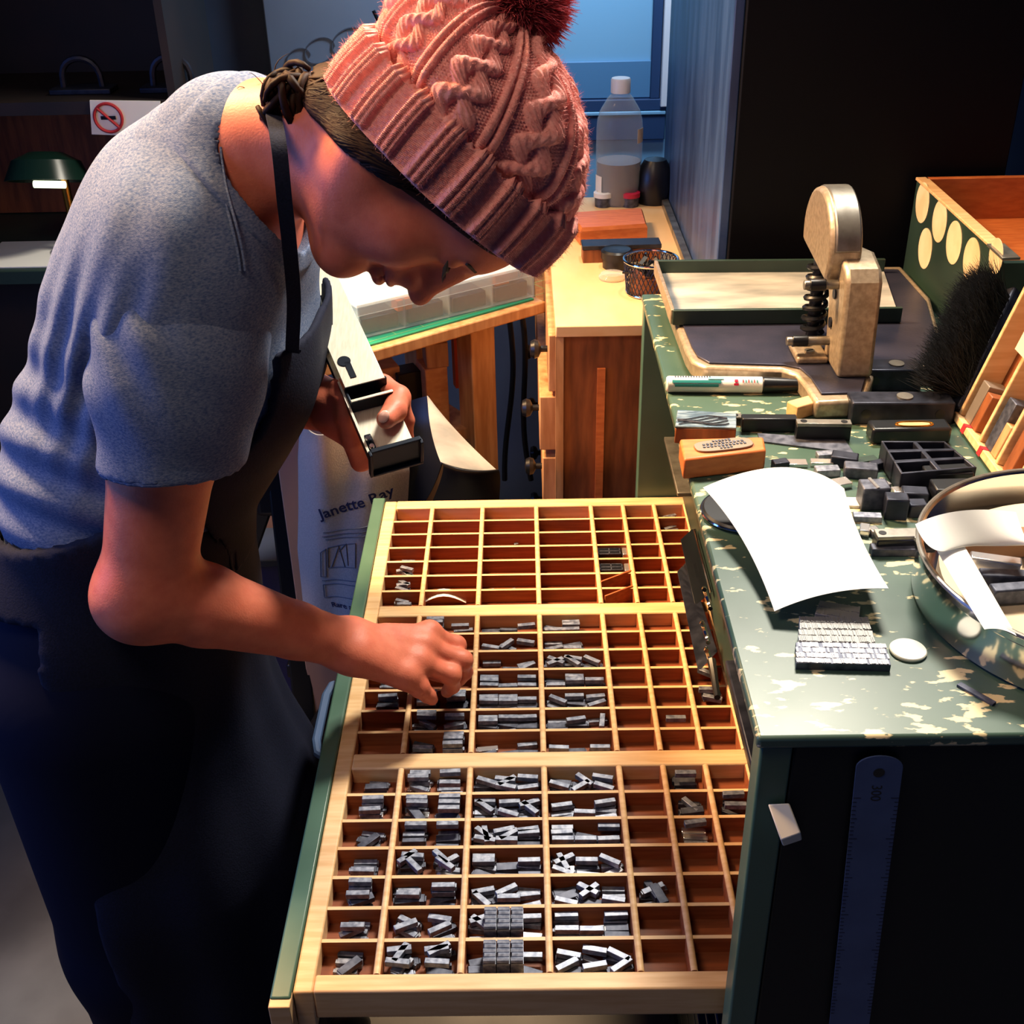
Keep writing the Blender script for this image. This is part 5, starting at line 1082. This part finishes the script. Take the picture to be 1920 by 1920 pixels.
def ln(pts, m=m_greyprint, r=.0007):
    q = [aty(x, y, 1.585) for x, y in pts]; out = []
    for a, b in zip(q[:-1], q[1:]):
        for t in np.linspace(0, 1, 9)[:-1]: p = a+(b-a)*t; out.append((p[0], tote_y(p[0], p[2])-.0026, p[2]))
    p = q[-1]; out.append((p[0], tote_y(p[0], p[2])-.0026, p[2])); return out
for k, pts in enumerate([[(608, 992), (700, 982)], [(606, 1000), (704, 990)], [(612, 1006), (702, 998)], [(602, 1032), (612, 1024), (612, 1080), (602, 1080), (602, 1032)], [(616, 1022), (616, 1062), (668, 1056), (668, 1012), (616, 1022)], [(622, 1062), (636, 1020), (648, 1058)], [(636, 1030), (650, 1014), (654, 1054)], [(604, 1088), (676, 1080)], [(606, 1096), (674, 1088), (676, 1112), (608, 1122), (606, 1096)]]): MB().tube(ln(pts), .0008, 4).build('printed_drawing', m_greyprint, TG)
# cardboard box, trestle stool, crate on the floor
tag(MB().mm((-.40, 1.66, 0), (-.255, 1.70, .92)).build('cardboard_sheet', m_cardbox, bev=.002), 'tan cardboard sheet standing behind the tote bag', 'cardboard')
tag(MB().mm((-.62, 1.98, 0), (-.38, 2.12, .62)).build('cardboard_box', m_cardbox, bev=.002), 'tan cardboard box on the floor behind the trestle', 'box')
ST = thing('folding_trestle', 'black folding trestle with splayed legs behind the type case', 'trestle', (-.42, 1.75, 0))
def limb(a, b, w_, nm):
    a, b = A(a), A(b); d = nrm(b-a); s = nrm(np.cross(d, [0, 1, 0])); return MB().box((a+b)/2, (w_, .03, np.linalg.norm(b-a)), np.stack([s, np.cross(d, s), d], 1)).build(nm, m_black, ST, bev=.004)
top = aty(520, 895, 1.72); limb(top, (-.43, 1.62, .02), .036, 'leg') if False else None
limb(aty(524, 872, 1.72), aty(556, 1165, 1.68), .04, 'leg'); limb(aty(512, 885, 1.75), aty(430, 1125, 1.8), .04, 'leg'); limb(aty(690, 1225, 1.62), aty(545, 1465, 1.6), .046, 'leg'); MB().box(aty(528, 905, 1.735), (.09, .07, .10)).build('hinge_head', m_black, ST, bev=.012)
limb(aty(540, 1250, 1.7), aty(700, 1255, 1.7), .03, 'brace'); limb(aty(556, 1150, 1.68), (-.42, 1.66, .0), .04, 'leg'); limb(aty(430, 1125, 1.8), (-.62, 1.9, .0), .04, 'leg')
CR = thing('plastic_crate', 'royal blue plastic crate on the floor behind the trestle', 'crate', (-.56, 1.95, 0))
p = aty(488, 1080, 1.88); MB().mm((p[0]-.07, 1.86, .0), (p[0]+.075, 1.96, p[2]+.04)).build('body', m_blueplastic, CR, bev=.004); MB().mm((p[0]-.075, 1.85, p[2]+.04), (p[0]+.08, 1.97, p[2]+.055)).build('rim', m_blue, CR, bev=.003)
p = aty(500, 1090, 1.8); tag(MB().box((p[0]+.01, 1.84, .15), (.1, .004, .22), rotz(.1)).build('paper_stack', m_paper2), 'pale papers leaning on the blue crate', 'papers') if False else None

# ------------------------------------------------------------------ dark left side: shelf, sign, desk lamp
SF = thing('dark_shelving', 'dark wooden shelving in the shadows behind the person', 'shelves', (-.9, 2.35, 0))
MB().mm((-1.6, 2.4, 0), (-.60, 2.42, 2.0)).build('back_board', m_dark, SF); MB().mm((-.612, 2.12, 0), (-.598, 2.4, 2.0)).build('upright', m_dark, SF); MB().mm((-1.6, 2.12, 1.25), (-.612, 2.4, 1.272)).build('shelf', m_dark, SF); MB().mm((-1.6, 2.03, .975), (-.64, 2.4, .998)).build('worktop', m_greendark, SF); MB().mm((-1.6, 2.1, 0), (-.64, 2.39, .975)).build('cupboard', m_dark, SF)
MB().mm((-1.15, 2.395, 1.0), (-.78, 2.399, 1.24)).build('brown_panel', m_brown, SF)
SG = thing('no_smoking_sign', 'white no smoking sign with a red ring on the dark shelf edge', 'sign', aty(235, 225, 2.115)); q = [aty(x, y, 2.115) for x, y in ((172, 252), (300, 256), (300, 190), (168, 188))]
MB().hexa(q, [v+A([0, .003, 0]) for v in q]).build('card', m_paper, SG); cc_ = aty(203, 221, 2.113); rr_ = .024; t = np.linspace(0, 2*np.pi, 40); MB().tube(cc_+np.stack([rr_*np.cos(t), 0*t, rr_*np.sin(t)], 1), .0028, 6).build('red_ring', m_redprint, SG); MB().tube([cc_+A([-.017, -.0005, .017]), cc_+A([.017, -.0005, -.017])], .0025, 6).build('red_slash', m_redprint, SG); MB().box(cc_, (.026, .001, .006), axang((0, 1, 0), .0)).build('cigarette', m_black, SG)
for x, y, lab in ((150, 130, 'dark bracket on the shelf, left of the iron'), (320, 130, 'dark iron shape on the shelf above the sign')):
    p = aty(x, y, 2.2); c = A([p[0], 2.2, 1.272]); o = thing('shelf_iron', lab, 'iron', c); MB().box(c+A([0, 0, .005]), (.11, .05, .01)).build('base', m_iron, o, bev=.002); t = np.linspace(0, np.pi, 12); MB().tube(c+np.stack([.035*np.cos(t), 0*t, .008+.05*np.sin(t)**.6], 1), .006, 8).build('handle', m_iron, o)
LP = thing('desk_lamp', 'dark green desk lamp with brass fittings at the left', 'lamp', (-.87, 2.16, .998)); p = aty(95, 330, 2.12); 
Rl = axang((1, 0, 0), -.3); MB().lathe([(.03, .05), (.06, .035), (.075, .0), (.071, .0), (.056, .03), (.028, .046)], A([p[0]-.01, 2.13, p[2]-.012]), 30, Rl).build('shade', m_sock, LP); bulb = mat('lamp_tube', (232, 240, 210), .4); bn = bulb.node_tree.nodes['Principled BSDF']; bn.inputs['Emission Color'].default_value = (*lin((226, 240, 200)), 1); bn.inputs['Emission Strength'].default_value = 2.
MB().cyl((p[0]-.03, 2.112, p[2]-.012), (p[0]+.026, 2.112, p[2]-.014), .0065).build('lamp_tube', bulb, LP); MB().cyl((p[0]+.015, 2.14, .998), (p[0]+.015, 2.14, p[2]), .008).build('stem', m_brass, LP); MB().lathe([(0, 0), (.05, 0), (.045, .012), (0, .016)], (p[0]+.015, 2.14, .998), 30).build('foot', m_sock, LP); MB().cyl((p[0]+.03, 2.1, 1.02), (p[0]+.03, 2.1, 1.04), .006).build('switch_knob', m_brass, LP)
q = [on(35, 435, .96), on(118, 420, .96), on(100, 520, .96), on(40, 540, .96)]; q = [A([-1.0, 2.05, .9985]), A([-.80, 2.05, .9985]), A([-.80, 2.2, .9985]), A([-1.0, 2.2, .9985])]
tag(MB().hexa(q, [v+A([0, 0, .002]) for v in q]).build('white_sheet', m_paper), 'white paper on the dark worktop at the left', 'paper')
sc = bpy.context.scene
wd = bpy.data.worlds.new('world'); sc.world = wd; wd.use_nodes = True
wd.node_tree.nodes['Background'].inputs[0].default_value = (*lin((70, 110, 190)), 1); wd.node_tree.nodes['Background'].inputs[1].default_value = .12
def lamp(name, loc, tgt, size, watts, col, spread=150):
    l = bpy.data.lights.new(name, 'AREA'); l.energy = watts; l.size = size; l.color = lin(col)
    o = bpy.data.objects.new(name, l); C.objects.link(o); o.location = loc
    l.spread = math.radians(spread); o.rotation_euler = (Vector(tgt)-Vector(loc)).to_track_quat('-Z', 'Y').to_euler(); return o
lamp('bench_lamp', (.44, 1.8, 2.45), (.05, 1.1, .9), .35, 32, (255, 244, 226), 110)
lamp('shop_lamp', (-.85, 1.55, 2.35), (-.08, 1.25, 1.0), .4, 22, (255, 206, 150), 70)
lamp('blue_side_fill', (-1.7, .85, 1.5), (0, 1.0, 1.1), .8, 6.5, (96, 146, 255), 120)  # added blue fill from the left, no window there; misses the cabinet's near side
lamp('front_fill', (-.6, .35, 2.6), (-.1, 1.0, 1.2), .5, 3.8, (255, 226, 200), 120)  # added warm fill, out of view, to lift the hat, arm and shirt
lamp('back_wall_fill', (.25, 2.45, 2.0), (.05, 2.88, 1.2), .3, 5, (200, 225, 255), 110)  # added cool fill to brighten the door and whiteboard
vs_ = sc.view_settings; vs_.view_transform = 'Standard'; vs_.look = 'None'; vs_.exposure = 0.; vs_.gamma = 1.; vs_.use_curve_mapping = False
